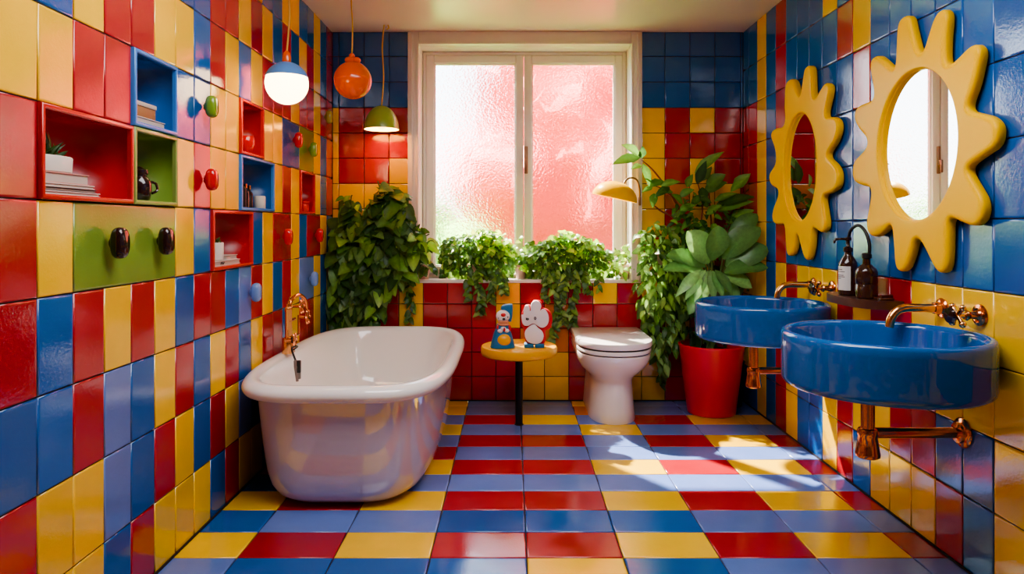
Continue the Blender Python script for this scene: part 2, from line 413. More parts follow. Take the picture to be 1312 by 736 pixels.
# ------------------------------------------------------------------ window
WY = 4.38
win = bpy.data.objects.new('window_1', None); C.objects.link(win); win.location = ((WX0 + WX1) / 2, WY, ZS)
struct(win, 'white double casement window with frosted glass', 'window')
CI0, CI1, CIT = (537 - CX) * S, (808 - CX) * S, zb(HY - 58)
mb = MB()
def casing_bar(a, b): mb.box(a, b, .004)
casing_bar((WX0, D - .022, ZS), (CI0, D + .02, ZC - .001)); casing_bar((CI1, D - .022, ZS), (WX1, D + .02, ZC - .001)); casing_bar((CI0, D - .022, CIT), (CI1, D + .02, ZC - .001))
mb.box((WX0 + .018, D - .03, ZS), (WX0 + .032, D - .02, ZC - .02), .003); mb.box((WX1 - .032, D - .03, ZS), (WX1 - .018, D - .02, ZC - .02), .003)
mb.box((CI0 - .012, D - .03, ZS), (CI0, D - .02, CIT + .012), .003); mb.box((CI1, D - .03, ZS), (CI1 + .012, D - .02, CIT + .012), .003); mb.box((CI0, D - .03, CIT), (CI1, D - .02, CIT + .012), .003)
mb.build('casing', 'trim', win)
mb = MB()   # reveal lining and sill
mb.box((CI0 - .02, D + .021, ZS), (CI0, WY + .06, CIT + .02)); mb.box((CI1, D + .021, ZS), (CI1 + .02, WY + .06, CIT + .02)); mb.box((CI0, D + .021, CIT), (CI1, WY + .06, CIT + .02))
mb.build('reveal', 'trim', win)
mb = MB(); mb.box((WX0, D - .004, ZS - .02), (WX1, WY + .06, ZS), .004); mb.build('sill', 'trim', win)
def frame(mb, x0, x1, z0, z1, w, y0, y1, b=.005):
    mb.box((x0, y0, z0), (x0 + w, y1, z1), b); mb.box((x1 - w, y0, z0), (x1, y1, z1), b)
    mb.box((x0 + w, y0, z0), (x1 - w, y1, z0 + w), b); mb.box((x0 + w, y0, z1 - w), (x1 - w, y1, z1), b)
mb = MB(); frame(mb, CI0 + .001, CI1 - .001, ZS + .001, CIT - .001, .022, WY - .025, WY + .05); mb.build('window_frame', 'trim', win)
xa, xm, xb2 = at(545, 0, WY).x, at(671, 0, WY).x, at(800, 0, WY).x
xa = CI0 + .024; xb2 = CI1 - .024
for x0, x1 in ((xa, xm - .002), (xm + .002, xb2)):
    mb = MB(); frame(mb, x0, x1, ZS + .024, CIT - .024, .048, WY - .03, WY + .02, .006)
    frame(mb, x0 + .044, x1 - .044, ZS + .068, CIT - .068, .012, WY - .018, WY + .012, .003)
    sh = mb.build('sash', 'trim', win)
    mb = MB(); mb.f([mb.v(p) for p in ((x0 + .05, WY, ZS + .07), (x1 - .05, WY, ZS + .07), (x1 - .05, WY, CIT - .07), (x0 + .05, WY, CIT - .07))])
    mb.build('pane', 'pane', sh)
p = at(674, 205, WY - .04)
mb = MB(); mb.box(p + Vector((-.011, 0, -.085)), p + Vector((.011, .012, .085)), .004); mb.box(p + Vector((-.007, -.022, -.03)), p + Vector((.007, .002, .0)), .003)
mb.box(p + Vector((-.008, -.03, -.08)), p + Vector((.008, -.018, .0)), .005)
mb.build('window_handle', 'hook', win)

# garden behind the frosted glass
mb = MB(); mb.box((-3.5, 4.9, -.4), (6, 16, -.3)); tag(mb.build('garden_ground', 'hedge'), 'green garden ground blurred behind the frosted window', 'lawn', None, 'structure')
bt_ = thing('blossom_tree', 'pink round garden tree blurred behind the right frosted pane', 'tree', (2.1, 8.0, -.3))
mb = MB(); mb.lathe([(2.45 * math.sin(t * PI / 48), -2.1 * math.cos(t * PI / 48)) for t in range(49)], (2.1, 8.0, 1.4), 96)
for v in mb.bm.verts:
    q = v.co - Vector((2.1, 8.0, 1.4)); v.co += q.normalized() * (.5 * mnoise.noise(v.co * 1.3) + .35 * mnoise.noise(v.co * 4) + .2 * mnoise.noise(v.co * 9))
mb.build('crown', 'pink_render', bt_)
mb = MB(); mb.lathe([(.14, -.3), (.12, .2), (.1, .6)], (2.1, 8.0, 0), 16); mb.build('trunk', 'wood', bt_)
mb = MB(); g = R
for i in range(46):
    u_ = g.uniform(0, 1); c = Vector((-1.7 + u_ * 1.5, 5.9 + g.uniform(-.3, .5), g.uniform(.2, 1.48 - .75 * u_))); r_ = g.uniform(.24, .38)
    mb.lathe([(r_ * math.sin(t * PI / 8), -r_ * math.cos(t * PI / 8)) for t in range(9)], c, 10)
mb.box((-1.5, 6.1, -.3), (-.3, 6.6, .5))
tag(mb.build('garden_shrub', 'hedge'), 'green shrub blurred behind the lower left frosted pane', 'shrub')

# ------------------------------------------------------------------ niches and drawers
def cell(r_, a, b): return LY[a + 25], LY[b + 26], LZ[r_], LZ[r_ + 1]
ND = .115
nlabels = {0: ('red', 'large red niche in the left wall, holding a spiky plant on books'), 1: ('blue', 'blue niche in the left wall, above the green niche'),
           2: ('green', 'green niche in the left wall, holding a dark jar'), 3: ('red', 'small red niche with a red cup, left of the globe lamp'),
           4: ('blue', 'blue niche holding dark bottles and a white jar'), 5: ('red', 'red niche holding a white mug above white books'),
           6: ('red', 'narrowest red niche in the left wall, nearest the window')}
NIC = []
for i, (r_, a, b, c) in enumerate(niches):
    y0, y1, z0, z1 = cell(r_, a, b); g_ = .0016; fw = .013
    t = thing('wall_niche', nlabels[i][1], 'niche', (XL, (y0 + y1) / 2, z0), 'niches in the left wall')
    mb = MB()
    y0 += g_; y1 -= g_; z0 += g_; z1 -= g_
    def rg(i_, x): return [Vector((XL + x, y0 + i_, z0 + i_)), Vector((XL + x, y1 - i_, z0 + i_)), Vector((XL + x, y1 - i_, z1 - i_)), Vector((XL + x, y0 + i_, z1 - i_))]
    mb.loft([rg(0, -.005), rg(0, .006), rg(.002, .009), rg(.005, .010), rg(fw - .003, .010), rg(fw, .007), rg(fw, -.004)])
    mb.build('niche_frame', 'frame_' + c, t, fix=True)
    mb = MB()
    mb.loft([rg(fw, -.004), rg(fw, -ND)], True, False, True)
    # outside of the recess so that the lining has a thickness
    mb.loft([rg(fw, -.004), rg(fw - .006, -.004), rg(fw - .006, -ND - .006)], True, False, True)
    mb.build('niche_lining', 'niche_' + c, t, fix=False)
    NIC.append((y0 + fw, y1 - fw, z0 + fw, z1 - fw))

def knob(mb, y, z, r=.026, L=.034):
    # short stem, then a fat rounded drum that is taller than wide
    x = XL + .004
    q = [(.006, 0), (.011, .004), (.012, .010)]
    for s_ in range(9):
        a_ = PI * s_ / 8
        rr2 = r * (abs(math.sin(a_)) ** .38) if 0 < s_ < 8 else .001
        q.append((max(rr2, .001), .010 + L * (1 - math.cos(a_)) / 2))
    loc = Vector((x, y, z)); n = 28
    rings = [[loc + Vector((xx, .78 * rr * math.copysign(abs(math.cos(2 * PI * k / n)) ** .72, math.cos(2 * PI * k / n)), 1.25 * rr * math.copysign(abs(math.sin(2 * PI * k / n)) ** .72, math.sin(2 * PI * k / n)))) for k in range(n)] for rr, xx in q]
    mb.loft(rings)
dl = ['blue cupboard with a green knob, in the left wall', 'red cupboard with a red knob, just under the green-knobbed blue one', 'wide olive green cupboard with two black knobs', 'blue double cupboard with a red knob, right of the globe lamp',
      'green cupboard with a green knob, left wall far end', 'red tile cupboard with an olive knob, high beside the window corner', 'red cupboard with a red knob, right of the mug niche', 'red cupboard with a red knob, under the narrowest red niche, near the leafy climber',
      'blue cupboard with a blue knob, beside the leafy climber', 'pale blue cupboard with a pale blue knob, left of the bath tap', 'pale blue double cupboard with a pale blue knob, above the bath tap']
for i, (r_, a, b, c, km, ks) in enumerate(drawers):
    y0, y1, z0, z1 = cell(r_, a, b)
    t = thing('wall_cupboard', dl[i], 'cupboard', (XL, (y0 + y1) / 2, z0), 'small cupboards in the left wall')
    mb = MB(); add_tile(mb, y0, y1, z0, z1, mpL, TC[c]); door = mb.build('door', 'tile', t, fix=False)
    for (fu, fv) in ks:
        mb = MB(); knob(mb, y0 + (y1 - y0) * fu, z0 + (z1 - z0) * fv, .034 if km == 'dark_jar' else .031, .036); mb.build('knob', km, door)

# ------------------------------------------------------------------ bathtub
BX0, BX1, BY0, BY1, BZ = -1.066, -.236, 2.46, 4.02, .478
bcx, bcy = (BX0 + BX1) / 2, (BY0 + BY1) / 2
def tubring(ins, z, rad=.26, n=96, push=0.0):
    hx, hy = (BX1 - BX0) / 2 - ins, (BY1 - BY0) / 2 - ins * 1.25
    pts = []
    e = 4.2
    for k in range(n):
        a_ = 2 * PI * k / n; c_, s_ = math.cos(a_), math.sin(a_)
        pts.append(Vector((bcx + hx * math.copysign(abs(c_) ** (2 / e), c_), bcy + hy * math.copysign(abs(s_) ** (2 / 3.4), s_), z)))
    return pts
tub = thing('bathtub', 'white freestanding bathtub with a rolled rim beside the left wall', 'bathtub', (bcx, bcy, 0))
mb = MB()
mb.loft([tubring(.21, .0), tubring(.17, .0), tubring(.135, .012), tubring(.108, .035), tubring(.09, .07), tubring(.078, .12), tubring(.066, .22), tubring(.056, .32), tubring(.049, .40), tubring(.046, .435),
         ], True, True)
mb.build('tub_body', 'enamel', tub)
mb = MB()
mb.loft([tubring(.06, BZ - .02), tubring(.072, BZ - .06), tubring(.09, .34), tubring(.115, .22), tubring(.15, .14), tubring(.21, .105), tubring(.28, .1)], True, False, True)
mb.build('tub_interior', 'rim_enamel', tub)
mb = MB(); rr = .031
rings = [tubring(.048, .43)]
for k in range(15):
    a_ = -PI / 2 + PI * k / 14           # from below, outside, to above
    rings.append(tubring(rr * (1 - math.cos(a_)), BZ - rr + rr * math.sin(a_)))
rings += [tubring(.045, BZ - .002), tubring(.057, BZ - .012), tubring(.062, BZ - .03)]
mb.loft(rings); mb.build('rim', 'rim_enamel', tub)
mb = MB(); mb.lathe([(0, .0), (.028, 0), (.03, .003), (.028, .006), (0, .006)], (bcx, BY0 + .5, .1), 24); mb.build('drain', 'copper', tub)

# bath tap (stands on the rim, against the wall)
fy = 3.16; fx = -1.005
tp = thing('bath_tap', 'ornate copper bath tap standing on the left rim of the bathtub', 'tap', (fx, fy, BZ))
mb = MB(); mb.box((fx - .022, fy - .03, BZ - .004), (fx + .022, fy + .03, BZ + .07), .005); mb.build('tap_base', 'brass', tp)
mb = MB()
for dy in (-.024, -.008, .008, .024):
    mb.lathe([(.008, 0), (.008, .12), (.0105, .125), (.0105, .135), (.006, .14), (.006, .16 + dy * .8), (0, .165 + dy * .8)], (fx, fy + dy, BZ + .066), 14)
mb.build('uprights', 'brass', tp)
mb = MB(); mb.tube([(fx, fy + .01, BZ + .2), (fx + .005, fy + .03, BZ + .235), (fx + .02, fy + .09, BZ + .25), (fx + .03, fy + .15, BZ + .22), (fx + .03, fy + .17, BZ + .16)], [.009, .009, .009, .009, .011], 12, 6)
mb.build('spout', 'copper', tp)
for dy, dz in ((.15, .14), (.06, .20), (-.05, .06)):
    mb = MB(); cpos = Vector((fx + .02, fy + dy, BZ + dz))
    mb.tube([cpos - Vector((.02, 0, 0)), cpos + Vector((.025, 0, 0))], .006, 10)
    for k in range(6):
        a_ = 2 * PI * k / 6; q = cpos + Vector((.022, .03 * math.cos(a_), .03 * math.sin(a_)))
        mb.tube([cpos + Vector((.02, 0, 0)), q], .0045, 8); mb.lathe([(.0, -.007), (.006, -.003), (.0075, .001), (.005, .006), (0, .007)], q, 10)
    mb.tube([cpos + Vector((.022, .03 * math.cos(2 * PI * k / 24), .03 * math.sin(2 * PI * k / 24))) for k in range(25)], .003, 8)
    mb.build('cross_handle', 'copper', tp)
mb = MB(); mb.tube([(fx, fy + .09, BZ + .14), (fx, fy + .0, BZ + .14)], .007, 10); mb.tube([(fx, fy - .05, BZ + .06), (fx, fy + .15, BZ + .06)], .0055, 10); mb.tube([(fx, fy + .15, BZ + .06), (fx, fy + .15, BZ + .15)], .0055, 10)
mb.build('cross_pipe', 'copper', tp)
hs = thing('hand_shower', 'dark hand shower on a short hose hanging inside the bathtub rim', 'hand shower', at(380, 470, 3.0))
a0 = Vector((fx + .045, fy - .02, BZ + .03)); p1 = at(379, 463, 3.02); p2 = at(381, 489, 3.0)
mb = MB(); mb.tube([(fx + .02, fy - .02, BZ + .012), a0, at(374, 447, 3.06), p1], .0045, 10, 8); tt = at(375, 436, 3.08)
mb.tube([at(374.5, 440, 3.07), at(374, 432, 3.07)], .004, 8)
mb.build('hose', 'black_metal', hs)
mb = MB(); mb.tube([p1, at(379.5, 470, 3.0), p2], [.009, .010, .006], 14); mb.build('handle', 'grey', hs)
q = at(383, 470, 3.0); mb = MB(); mb.box(q + Vector((-.008, -.008, -.026)), q + Vector((.008, .008, .026)), .003); mb.build('spray_head', 'black', hs)
q = at(383.6, 481, 3.0); mb = MB(); mb.box(q + Vector((-.006, -.006, -.016)), q + Vector((.006, .006, .012)), .002); mb.build('nozzle', 'grey', hs)

# ------------------------------------------------------------------ side table and toys
TX, TY, TZ = .037, 3.70, .42
tb = thing('side_table', 'small round yellow side table on one black leg between bath and toilet', 'table', (TX, TY, 0))
mb = MB(); mb.lathe([(0, TZ - .052), (.185, TZ - .052), (.197, TZ - .046), (.201, TZ - .036), (.201, TZ - .014), (.197, TZ - .004), (.188, TZ), (0, TZ)], (TX, TY, 0), 64); mb.build('tabletop', 'yellow_paint', tb)
mb = MB(); mb.lathe([(0, 0), (.024, 0), (.024, .004), (.0195, .006), (.0195, TZ - .06), (.05, TZ - .058), (.05, TZ - .051), (0, TZ - .051)], (TX, TY, 0), 28); mb.build('leg', 'black_metal', tb)

def prism_xz(mb, pts, y0, y1, bev=.004):
    """outline in (x, z), extruded along y with a small bevel at the front (y0)"""
    c = sum((Vector((x, 0, z)) for x, z in pts), Vector()) / len(pts)
    def ring(k, y): return [Vector((c.x + (x - c.x) * k, y, c.z + (z - c.z) * k)) for x, z in pts]
    w = max(abs(x - c.x) for x, z in pts); k = 1 - bev / w
    mb.loft([ring(1, y1), ring(1, y0 + bev), ring(1 - (1 - k) * .3, y0 + bev * .3), ring(k, y0)], True, True, True)
def smooth_loop(pts, n=5):
    o = []; m = len(pts)
    for i in range(m):
        P = [Vector(pts[(i + k) % m]) for k in (-1, 0, 1, 2)]
        for k in range(n):
            t = k / n
            q = .5 * ((2 * P[1]) + (-P[0] + P[2]) * t + (2 * P[0] - 5 * P[1] + 4 * P[2] - P[3]) * t * t + (-P[0] + 3 * P[1] - 3 * P[2] + P[3]) * t ** 3)
            o.append(tuple(q))
    return o
def sphere(mb, c, rx, ry, rz, n=20, m=12):
    c = Vector(c)
    mb.loft([[c + Vector((max(rx * math.sin(PI * j / m), 1e-5) * math.cos(2 * PI * k / n), max(ry * math.sin(PI * j / m), 1e-5) * math.sin(2 * PI * k / n), -rz * math.cos(PI * j / m))) for k in range(n)] for j in range(m + 1)])
# zoom crop coordinates (1079x736 of 110x75 px) -> x, z at depth Y
def tz(x, y, Y): return at(620 + x / 9.81, 375 + y / 9.81, Y)
ty = TY - .085
toy = thing('gnome_figurine', 'small blue hooded figurine with a white face and yellow belly on the side table', 'figurine', (tz(230, 640, ty).x, ty, TZ))
def toyz(x, y, Y=ty):
    q = tz(x, y, Y); return (q.x, q.z)
gz = TZ - tz(230, 645, ty).z
def P2(x, y, Y=ty): q = tz(x, y, Y); return (q.x, q.z + gz)
mb = MB(); gx = P2(235, 0)[0]
mb.lathe([(0, TZ), (.060, TZ), (.064, TZ + .004), (.058, TZ + .03), (.047, TZ + .07), (.036, TZ + .1), (.028, TZ + .125), (0, TZ + .13)], (gx, ty, 0), 32, sy=.75); mb.build('body', 'toy_blue', toy)
mb = MB(); x_, z_ = P2(250, 545); sphere(mb, (x_, ty - .022, z_), .037, .028, .037); mb.build('belly', 'yellow_paint', toy)
mb = MB(); x_, z_ = P2(240, 245); sphere(mb, (x_, ty - .008, z_), .036, .032, .032); mb.build('head', 'toy_white', toy)
mb = MB(); x_, z_ = P2(245, 345); sphere(mb, (x_, ty - .006, z_), .030, .028, .010)
x2, z2 = P2(245, 300); sphere(mb, (x2, ty - .018, z2 - .004), .028, .016, .012); mb.build('chin', 'toy_skin', toy)
mb = MB(); x_, z_ = P2(245, 222); sphere(mb, (x_, ty - .036, z_), .013, .009, .010, 14, 8); mb.build('nose', 'toy_red', toy)
mb = MB(); x_, z_ = P2(252, 272); sphere(mb, (x_, ty - .041, z_), .008, .004, .006, 12, 8)
for ex in (186, 300):
    x_, z_ = P2(ex, 262 if ex < 200 else 250); sphere(mb, (x_, ty - .03, z_), .003, .003, .004, 10, 6)
mb.build('mouth_and_eyes', 'black', toy)
mb = MB()   # hood with a bent tip, behind the head
hp = smooth_loop([P2(*q) for q in ((215, 160), (225, 125), (270, 103), (340, 98), (362, 115), (362, 200), (352, 280), (335, 320), (300, 300), (250, 200))], 4)
prism_xz(mb, hp, ty - .012, ty + .03, .008); mb.build('hood', 'toy_blue', toy)
mb = MB()
for (x0, y0) in ((205, 425), (245, 395), (285, 420)):
    x_, z_ = P2(x0, y0); sphere(mb, (x_, ty - .028, z_), .014, .010, .010, 12, 8)
mb.build('bib', 'toy_white', toy)
mb = MB(); x_, z_ = P2(258, 405); sphere(mb, (x_, ty - .036, z_), .006, .005, .011, 10, 8)
mb.build('bow', 'toy_red', toy)
for ax_, ay_, oy_ in ((182, 395, -.012), (320, 400, -.004)):
    mb = MB(); x_, z_ = P2(ax_, ay_); sphere(mb, (x_, ty + oy_, z_), .010, .009, .018, 10, 8); mb.build('sleeve', 'toy_red', toy)

ry = TY - .07
toy2 = thing('bunny_figurine', 'flat white cut-out animal figurine with red edges on the side table', 'figurine', (tz(640, 640, ry).x, ry, TZ))
gz = TZ - tz(640, 650, ry).z
Q2 = lambda x, y: P2(x, y, ry)
head = [(470, 240), (495, 235), (497, 180), (515, 130), (545, 118), (568, 140), (572, 185), (588, 180), (588, 120), (610, 75), (655, 60), (700, 80), (718, 125), (705, 185), (735, 165), (775, 180), (808, 240), (812, 310), (790, 365), (745, 395), (700, 390), (620, 345), (560, 372), (510, 370), (480, 330)]
bodyp = [(622, 355), (680, 400), (735, 450), (748, 510), (720, 575), (660, 600), (590, 590), (540, 560), (512, 490), (530, 420)]
mb = MB(); prism_xz(mb, smooth_loop([Q2(*q) for q in head], 4), ry - .026, ry - .012, .003); mb.build('head', 'toy_white', toy2)
mb = MB(); prism_xz(mb, smooth_loop([Q2(*q) for q in bodyp], 4), ry - .026, ry - .012, .003); mb.build('belly', 'toy_white', toy2)
back = [(470, 235), (497, 170), (515, 125), (560, 115), (590, 125), (610, 70), (660, 58), (715, 80), (735, 150), (800, 180), (845, 240), (850, 320), (825, 400), (765, 440), (770, 520), (745, 600), (660, 620), (560, 610), (510, 560), (490, 430), (465, 350)]
mb = MB(); prism_xz(mb, smooth_loop([Q2(x + 8, y + 2) for x, y in back], 4), ry - .013, ry + .028, .003); mb.build('back_panel', 'toy_red', toy2)
for x0, x1 in ((505, 625), (640, 760)):
    mb = MB(); a_, b_ = Q2(x0, 600), Q2(x1, 650); mb.box((a_[0], ry - .03, TZ), (b_[0], ry + .035, a_[1]), .005); mb.build('foot', 'toy_blue', toy2)
for cx_, cy_, rx_, rz_ in ((642, 278, .0042, .0062), (545, 288, .0062, .0040)):
    mb = MB(); x_, z_ = Q2(cx_, cy_); mb.tube([(x_ + rx_ * math.cos(2 * PI * k / 20), ry - .0265, z_ + rz_ * math.sin(2 * PI * k / 20)) for k in range(21)], .0021, 6)
    if cx_ > 600: mb.build('eye', 'black', toy2)
x_, z_ = Q2(548, 285); mb.tube([(x_ - .008, ry - .0265, z_ + .006), (x_ - .004, ry - .0265, z_ - .003), (x_ + .006, ry - .0265, z_ - .003), (x_ + .003, ry - .0265, z_ + .004)], .0020, 6)
mb.build('eye', 'black', toy2)

# ------------------------------------------------------------------ toilet
tx, tyf, tyb = .548, 3.56, 4.19
tl = thing('toilet', 'white ceramic toilet with closed lid against the back wall', 'toilet', (tx, 3.9, 0))
def dring(w, yf, yb, z, n=48, e=2.3):
    """D-shaped plan: rounded front at yf, square back at yb"""
    pts = []; ym = yf + (yb - yf) * .42
    h = n // 2
    for k in range(h + 1):
        a_ = PI * k / h; c_, s_ = math.cos(a_), math.sin(a_)
        pts.append(Vector((tx + w * math.copysign(abs(c_) ** (2 / e), c_), ym - (ym - yf) * abs(s_) ** (2 / e), z)))
    for k in range(1, 6): pts.append(Vector((tx - w * (1 - .02 * k / 5), ym + (yb - ym) * k / 5, z)))
    for k in range(1, 6): pts.append(Vector((tx - w * .98 + 2 * w * .98 * k / 5, yb, z)))
    for k in range(1, 5): pts.append(Vector((tx + w * (.98 + .02 * k / 5), yb - (yb - ym) * k / 5, z)))
    return pts
mb = MB()
mb.loft([dring(.126, 3.69, tyb, 0), dring(.128, 3.687, tyb, .006), dring(.122, 3.692, tyb, .06), dring(.116, 3.70, tyb, .14), dring(.112, 3.705, tyb, .20), dring(.113, 3.70, tyb, .22),
         dring(.124, 3.685, tyb, .24), dring(.148, 3.655, tyb, .262), dring(.172, 3.62, tyb, .29), dring(.190, 3.585, tyb, .325), dring(.197, 3.565, tyb, .355), dring(.198, 3.56, tyb, .372), dring(.195, 3.565, tyb, .377), dring(.12, 3.65, tyb - .05, .377)], True, True, True)
mb.build('toilet_bowl', 'ceramic', tl)
def slab(z0, z1, w, yf, yb, r=.006):
    mb.loft([dring(w - r, yf + r, yb - r, z0), dring(w - r * .3, yf + r * .3, yb - r * .3, z0 + r * .3), dring(w, yf, yb, z0 + r), dring(w, yf, yb, z1 - r), dring(w - r * .3, yf + r * .3, yb - r * .3, z1 - r * .3), dring(w - r, yf + r, yb - r, z1)], True, True, True)
mb = MB(); slab(.383, .404, .200, 3.553, 4.175); mb.build('seat', 'ceramic', tl)
mb = MB(); slab(.412, .446, .204, 3.548, 4.175, .009); mb.build('lid', 'ceramic', tl)
mb = MB(); mb.loft([dring(.193, 3.566, 4.16, .375), dring(.193, 3.566, 4.16, .413)], True, True, True); mb.build('rubber_gap', 'black', tl)  # black filler painting shade into the gaps below and above the seat

# ------------------------------------------------------------------ wash basins, taps, traps
BR, BRZ, BH = .283, .735, .162
bx = XR - BR - .002; by = 2.075
wb = thing('wash_basin', 'round blue wash basin nearest the camera on the right wall', 'basin', (bx, by, BRZ - BH), 'blue basins on the right wall')
mb = MB()
mb.lathe([(0, BRZ - BH), (BR - .024, BRZ - BH), (BR - .011, BRZ - BH + .003), (BR - .003, BRZ - BH + .011), (BR - .0005, BRZ - BH + .024), (BR, BRZ - .03), (BR, BRZ - .012), (BR - .004, BRZ - .004), (BR - .011, BRZ), (BR - .018, BRZ - .001), (BR - .024, BRZ - .006), (BR - .028, BRZ - .018),
          (BR - .032, BRZ - .06), (BR - .045, BRZ - .095), (BR - .08, BRZ - .115), (.05, BRZ - .125), (.024, BRZ - .127), (0, BRZ - .127)], (bx, by, 0), 96)
mb.build('basin_bowl', 'blue_ceramic', wb)
mb = MB(); mb.lathe([(0, .0), (.022, 0), (.024, .002), (.02, .004), (0, .004)], (bx, by, BRZ - .127), 24); mb.build('drain_cap', 'copper', wb)
qx, qy = 1.089, 2.15
mb = MB()
mb.lathe([(.020, BRZ - BH + .002), (.020, .43), (.027, .428), (.030, .42), (.030, .41), (.0275, .404), (.034, .36), (.036, .352), (.035, .344), (.03, .340), (0, .339)], (qx, qy, 0), 32)
mb.build('bottle_trap', 'copper', wb)
mb = MB(); mb.tube([(qx + .02, qy, .415), (XR - .01, qy, .415)], .0165, 20); mb.build('waste_pipe', 'copper', wb)
mb = MB(); mb.lathe([(0, -.001), (.044, -.001), (.046, .004), (.042, .009), (.032, .013), (.030, .02), (.024, .022), (.0165, .024)], (XR - .0005, qy, .415), 36, (-1, 0, 0)); mb.build('wall_flange', 'copper', wb)
wb2 = dup(wb, (0, 1.015, -.02), 'round blue wash basin farther along the right wall beside the red pot')

sy, sz = 2.252, .785
wt = thing('wall_tap', 'copper wall tap over the blue basin nearest the camera', 'tap', (XR, sy, sz), 'copper wall taps')
mb = MB(); mb.lathe([(0, -.001), (.03, -.001), (.032, .004), (.028, .01), (.02, .013), (.018, .03), (0, .03)], (XR - .0005, sy, sz), 32, (-1, 0, 0)); mb.build('spout_flange', 'copper', wt)
mb = MB(); mb.tube([(XR - .01, sy, sz), (XR - .06, sy, sz), (XR - .115, sy, sz), (XR - .145, sy, sz - .008), (XR - .165, sy, sz - .032), (XR - .172, sy, sz - .062)], [.015, .014, .0135, .0135, .0135, .013], 18, 6); mb.build('spout', 'brass', wt)
hy = 2.068
mb = MB(); mb.lathe([(0, -.001), (.03, -.001), (.033, .003), (.031, .008), (.022, .011), (.020, .008), (.016, .010), (.012, .018), (.009, .04), (0, .042)], (XR - .0005, hy, sz), 32, (-1, 0, 0)); mb.build('valve_flange', 'copper', wt)
mb = MB(); X0 = XR - .035
mb.tube([(X0 + .03, hy, sz), (X0 - .03, hy, sz), (X0 - .055, hy, sz)], [.0085, .0075, .008], 14)
mb.lathe([(0, 0), (.013, .002), (.016, .008), (.013, .014), (0, .016)], (X0, hy, sz), 20, (-1, 0, 0))
for k in range(4):
    a_ = PI / 4 + PI / 2 * k; c_ = Vector((X0 - .035, hy, sz)); d_ = Vector((0, math.cos(a_), math.sin(a_)))
    mb.tube([c_, c_ + d_ * .022, c_ + d_ * .034], [.007, .006, .0085], 12)
    sphere(mb, c_ + d_ * .034, .010, .010, .010, 12, 8)
mb.build('cross_handle', 'brass', wt)
mb = MB(); mb.lathe([(0, 0), (.022, .001), (.025, .006), (.022, .012), (0, .014)], (X0 - .05, hy, sz), 24, (-1, 0, 0)); mb.build('handle_cap', 'dark_jar', wt)
wt2 = dup(wt, (0, .955, -.006), 'copper wall tap over the farther blue basin')

# wooden shelf with two bottles
shf = thing('wall_shelf', 'small dark wooden wall shelf between the basins, with two bottles', 'shelf', (XR, 2.66, .76))
mb = MB(); z0, z1 = .752, .782
pl = []
for k in range(25):
    a_ = PI * k / 24; c_ = math.cos(a_); s_ = math.sin(a_)
    pl.append((XR - .002 - .145 * abs(s_) ** .55, 2.66 - .19 * math.copysign(abs(c_) ** .7, c_)))
mb.loft([[Vector((x, y, z)) for x, y in pl] for z in (z0, z0 + .001, z1 - .001, z1)], True, True, True); mb.build('board', 'wood', shf)
mb = MB(); mb.tube([(XR - .003, 2.55, z1 + .012), (XR - .04, 2.53, z1 + .012), (XR - .06, 2.52, z1 + .012)], .006, 10); mb.box((XR - .07, 2.50, z1), (XR - .02, 2.56, z1 + .008), .002); mb.build('rail', 'wood', shf)
b1 = Vector((1.292, 2.70, z1))
bt = thing('soap_bottle', 'dark soap bottle with a white paper label and pump on the wooden shelf', 'bottle', b1)
mb = MB(); mb.lathe([(0, 0), (.030, 0), (.034, .004), (.034, .115), (.032, .125), (.024, .142), (.016, .152), (.0135, .158), (.0135, .172), (0, .172)], b1, 32); mb.build('bottle_body', 'amber', bt)
mb = MB(); n = 14
mb.loft([[b1 + Vector((.0345 * math.cos(PI * (.78 + .66 * k / n)), .0345 * math.sin(PI * (.78 + .66 * k / n)), z)) for k in range(n + 1)] for z in (.02, .112)], False); lab = mb.build('paper_label', 'label_paper', bt, fix=False)
mb = MB()
for zz, k0, k1 in ((.098, 3, 8), (.090, 3, 10), (.076, 3, 9), (.070, 3, 10), (.064, 3, 7)):
    mb.loft([[b1 + Vector((.0348 * math.cos(PI * (.78 + .66 * k / n)), .0348 * math.sin(PI * (.78 + .66 * k / n)), zz + d_)) for k in range(k0, k1 + 1)] for d_ in (0, .0022)], False)
mb.build('label_print', 'ink', lab, fix=False)
mb = MB(); mb.lathe([(.015, .166), (.017, .168), (.017, .182), (.009, .186), (.006, .19), (.006, .208), (.012, .210), (.012, .222), (0, .224)], b1, 24)
mb.tube([b1 + Vector((0, 0, .215)), b1 + Vector((-.03, .0, .216)), b1 + Vector((-.05, 0, .212)), b1 + Vector((-.052, 0, .2))], .005, 10, 4); mb.build('pump', 'dark_jar', bt)
b2 = Vector((1.305, 2.585, z1))
bt2 = thing('amber_bottle', 'round dark amber bottle with a tall looped spout on the wooden shelf', 'bottle', b2)
mb = MB(); mb.lathe([(0, 0), (.034, 0), (.038, .004), (.038, .048), (.0365, .05), (.0365, .054), (.038, .056), (.038, .098), (.034, .108), (.022, .120), (.014, .126), (.013, .15), (0, .15)], b2, 32); mb.build('bottle_body', 'amber', bt2)
mb = MB(); mb.lathe([(.0145, .146), (.017, .148), (.017, .162), (.012, .166), (0, .167)], b2, 20); mb.build('collar', 'black', bt2)
mb = MB(); e = b1 + Vector((-.002, -.02, .24))
mb.tube([b2 + Vector((.006, -.006, .155)), b2 + Vector((.006, -.008, .2)), b2 + Vector((.0, .01, .245)), b2 + Vector((-.006, .05, .268)), b2 + Vector((-.012, .095, .25)), b2 + Vector((-.014, .115, .21)), b2 + Vector((-.014, .118, .195))], .006, 12, 6)
mb.build('looped_spout', 'black', bt2)

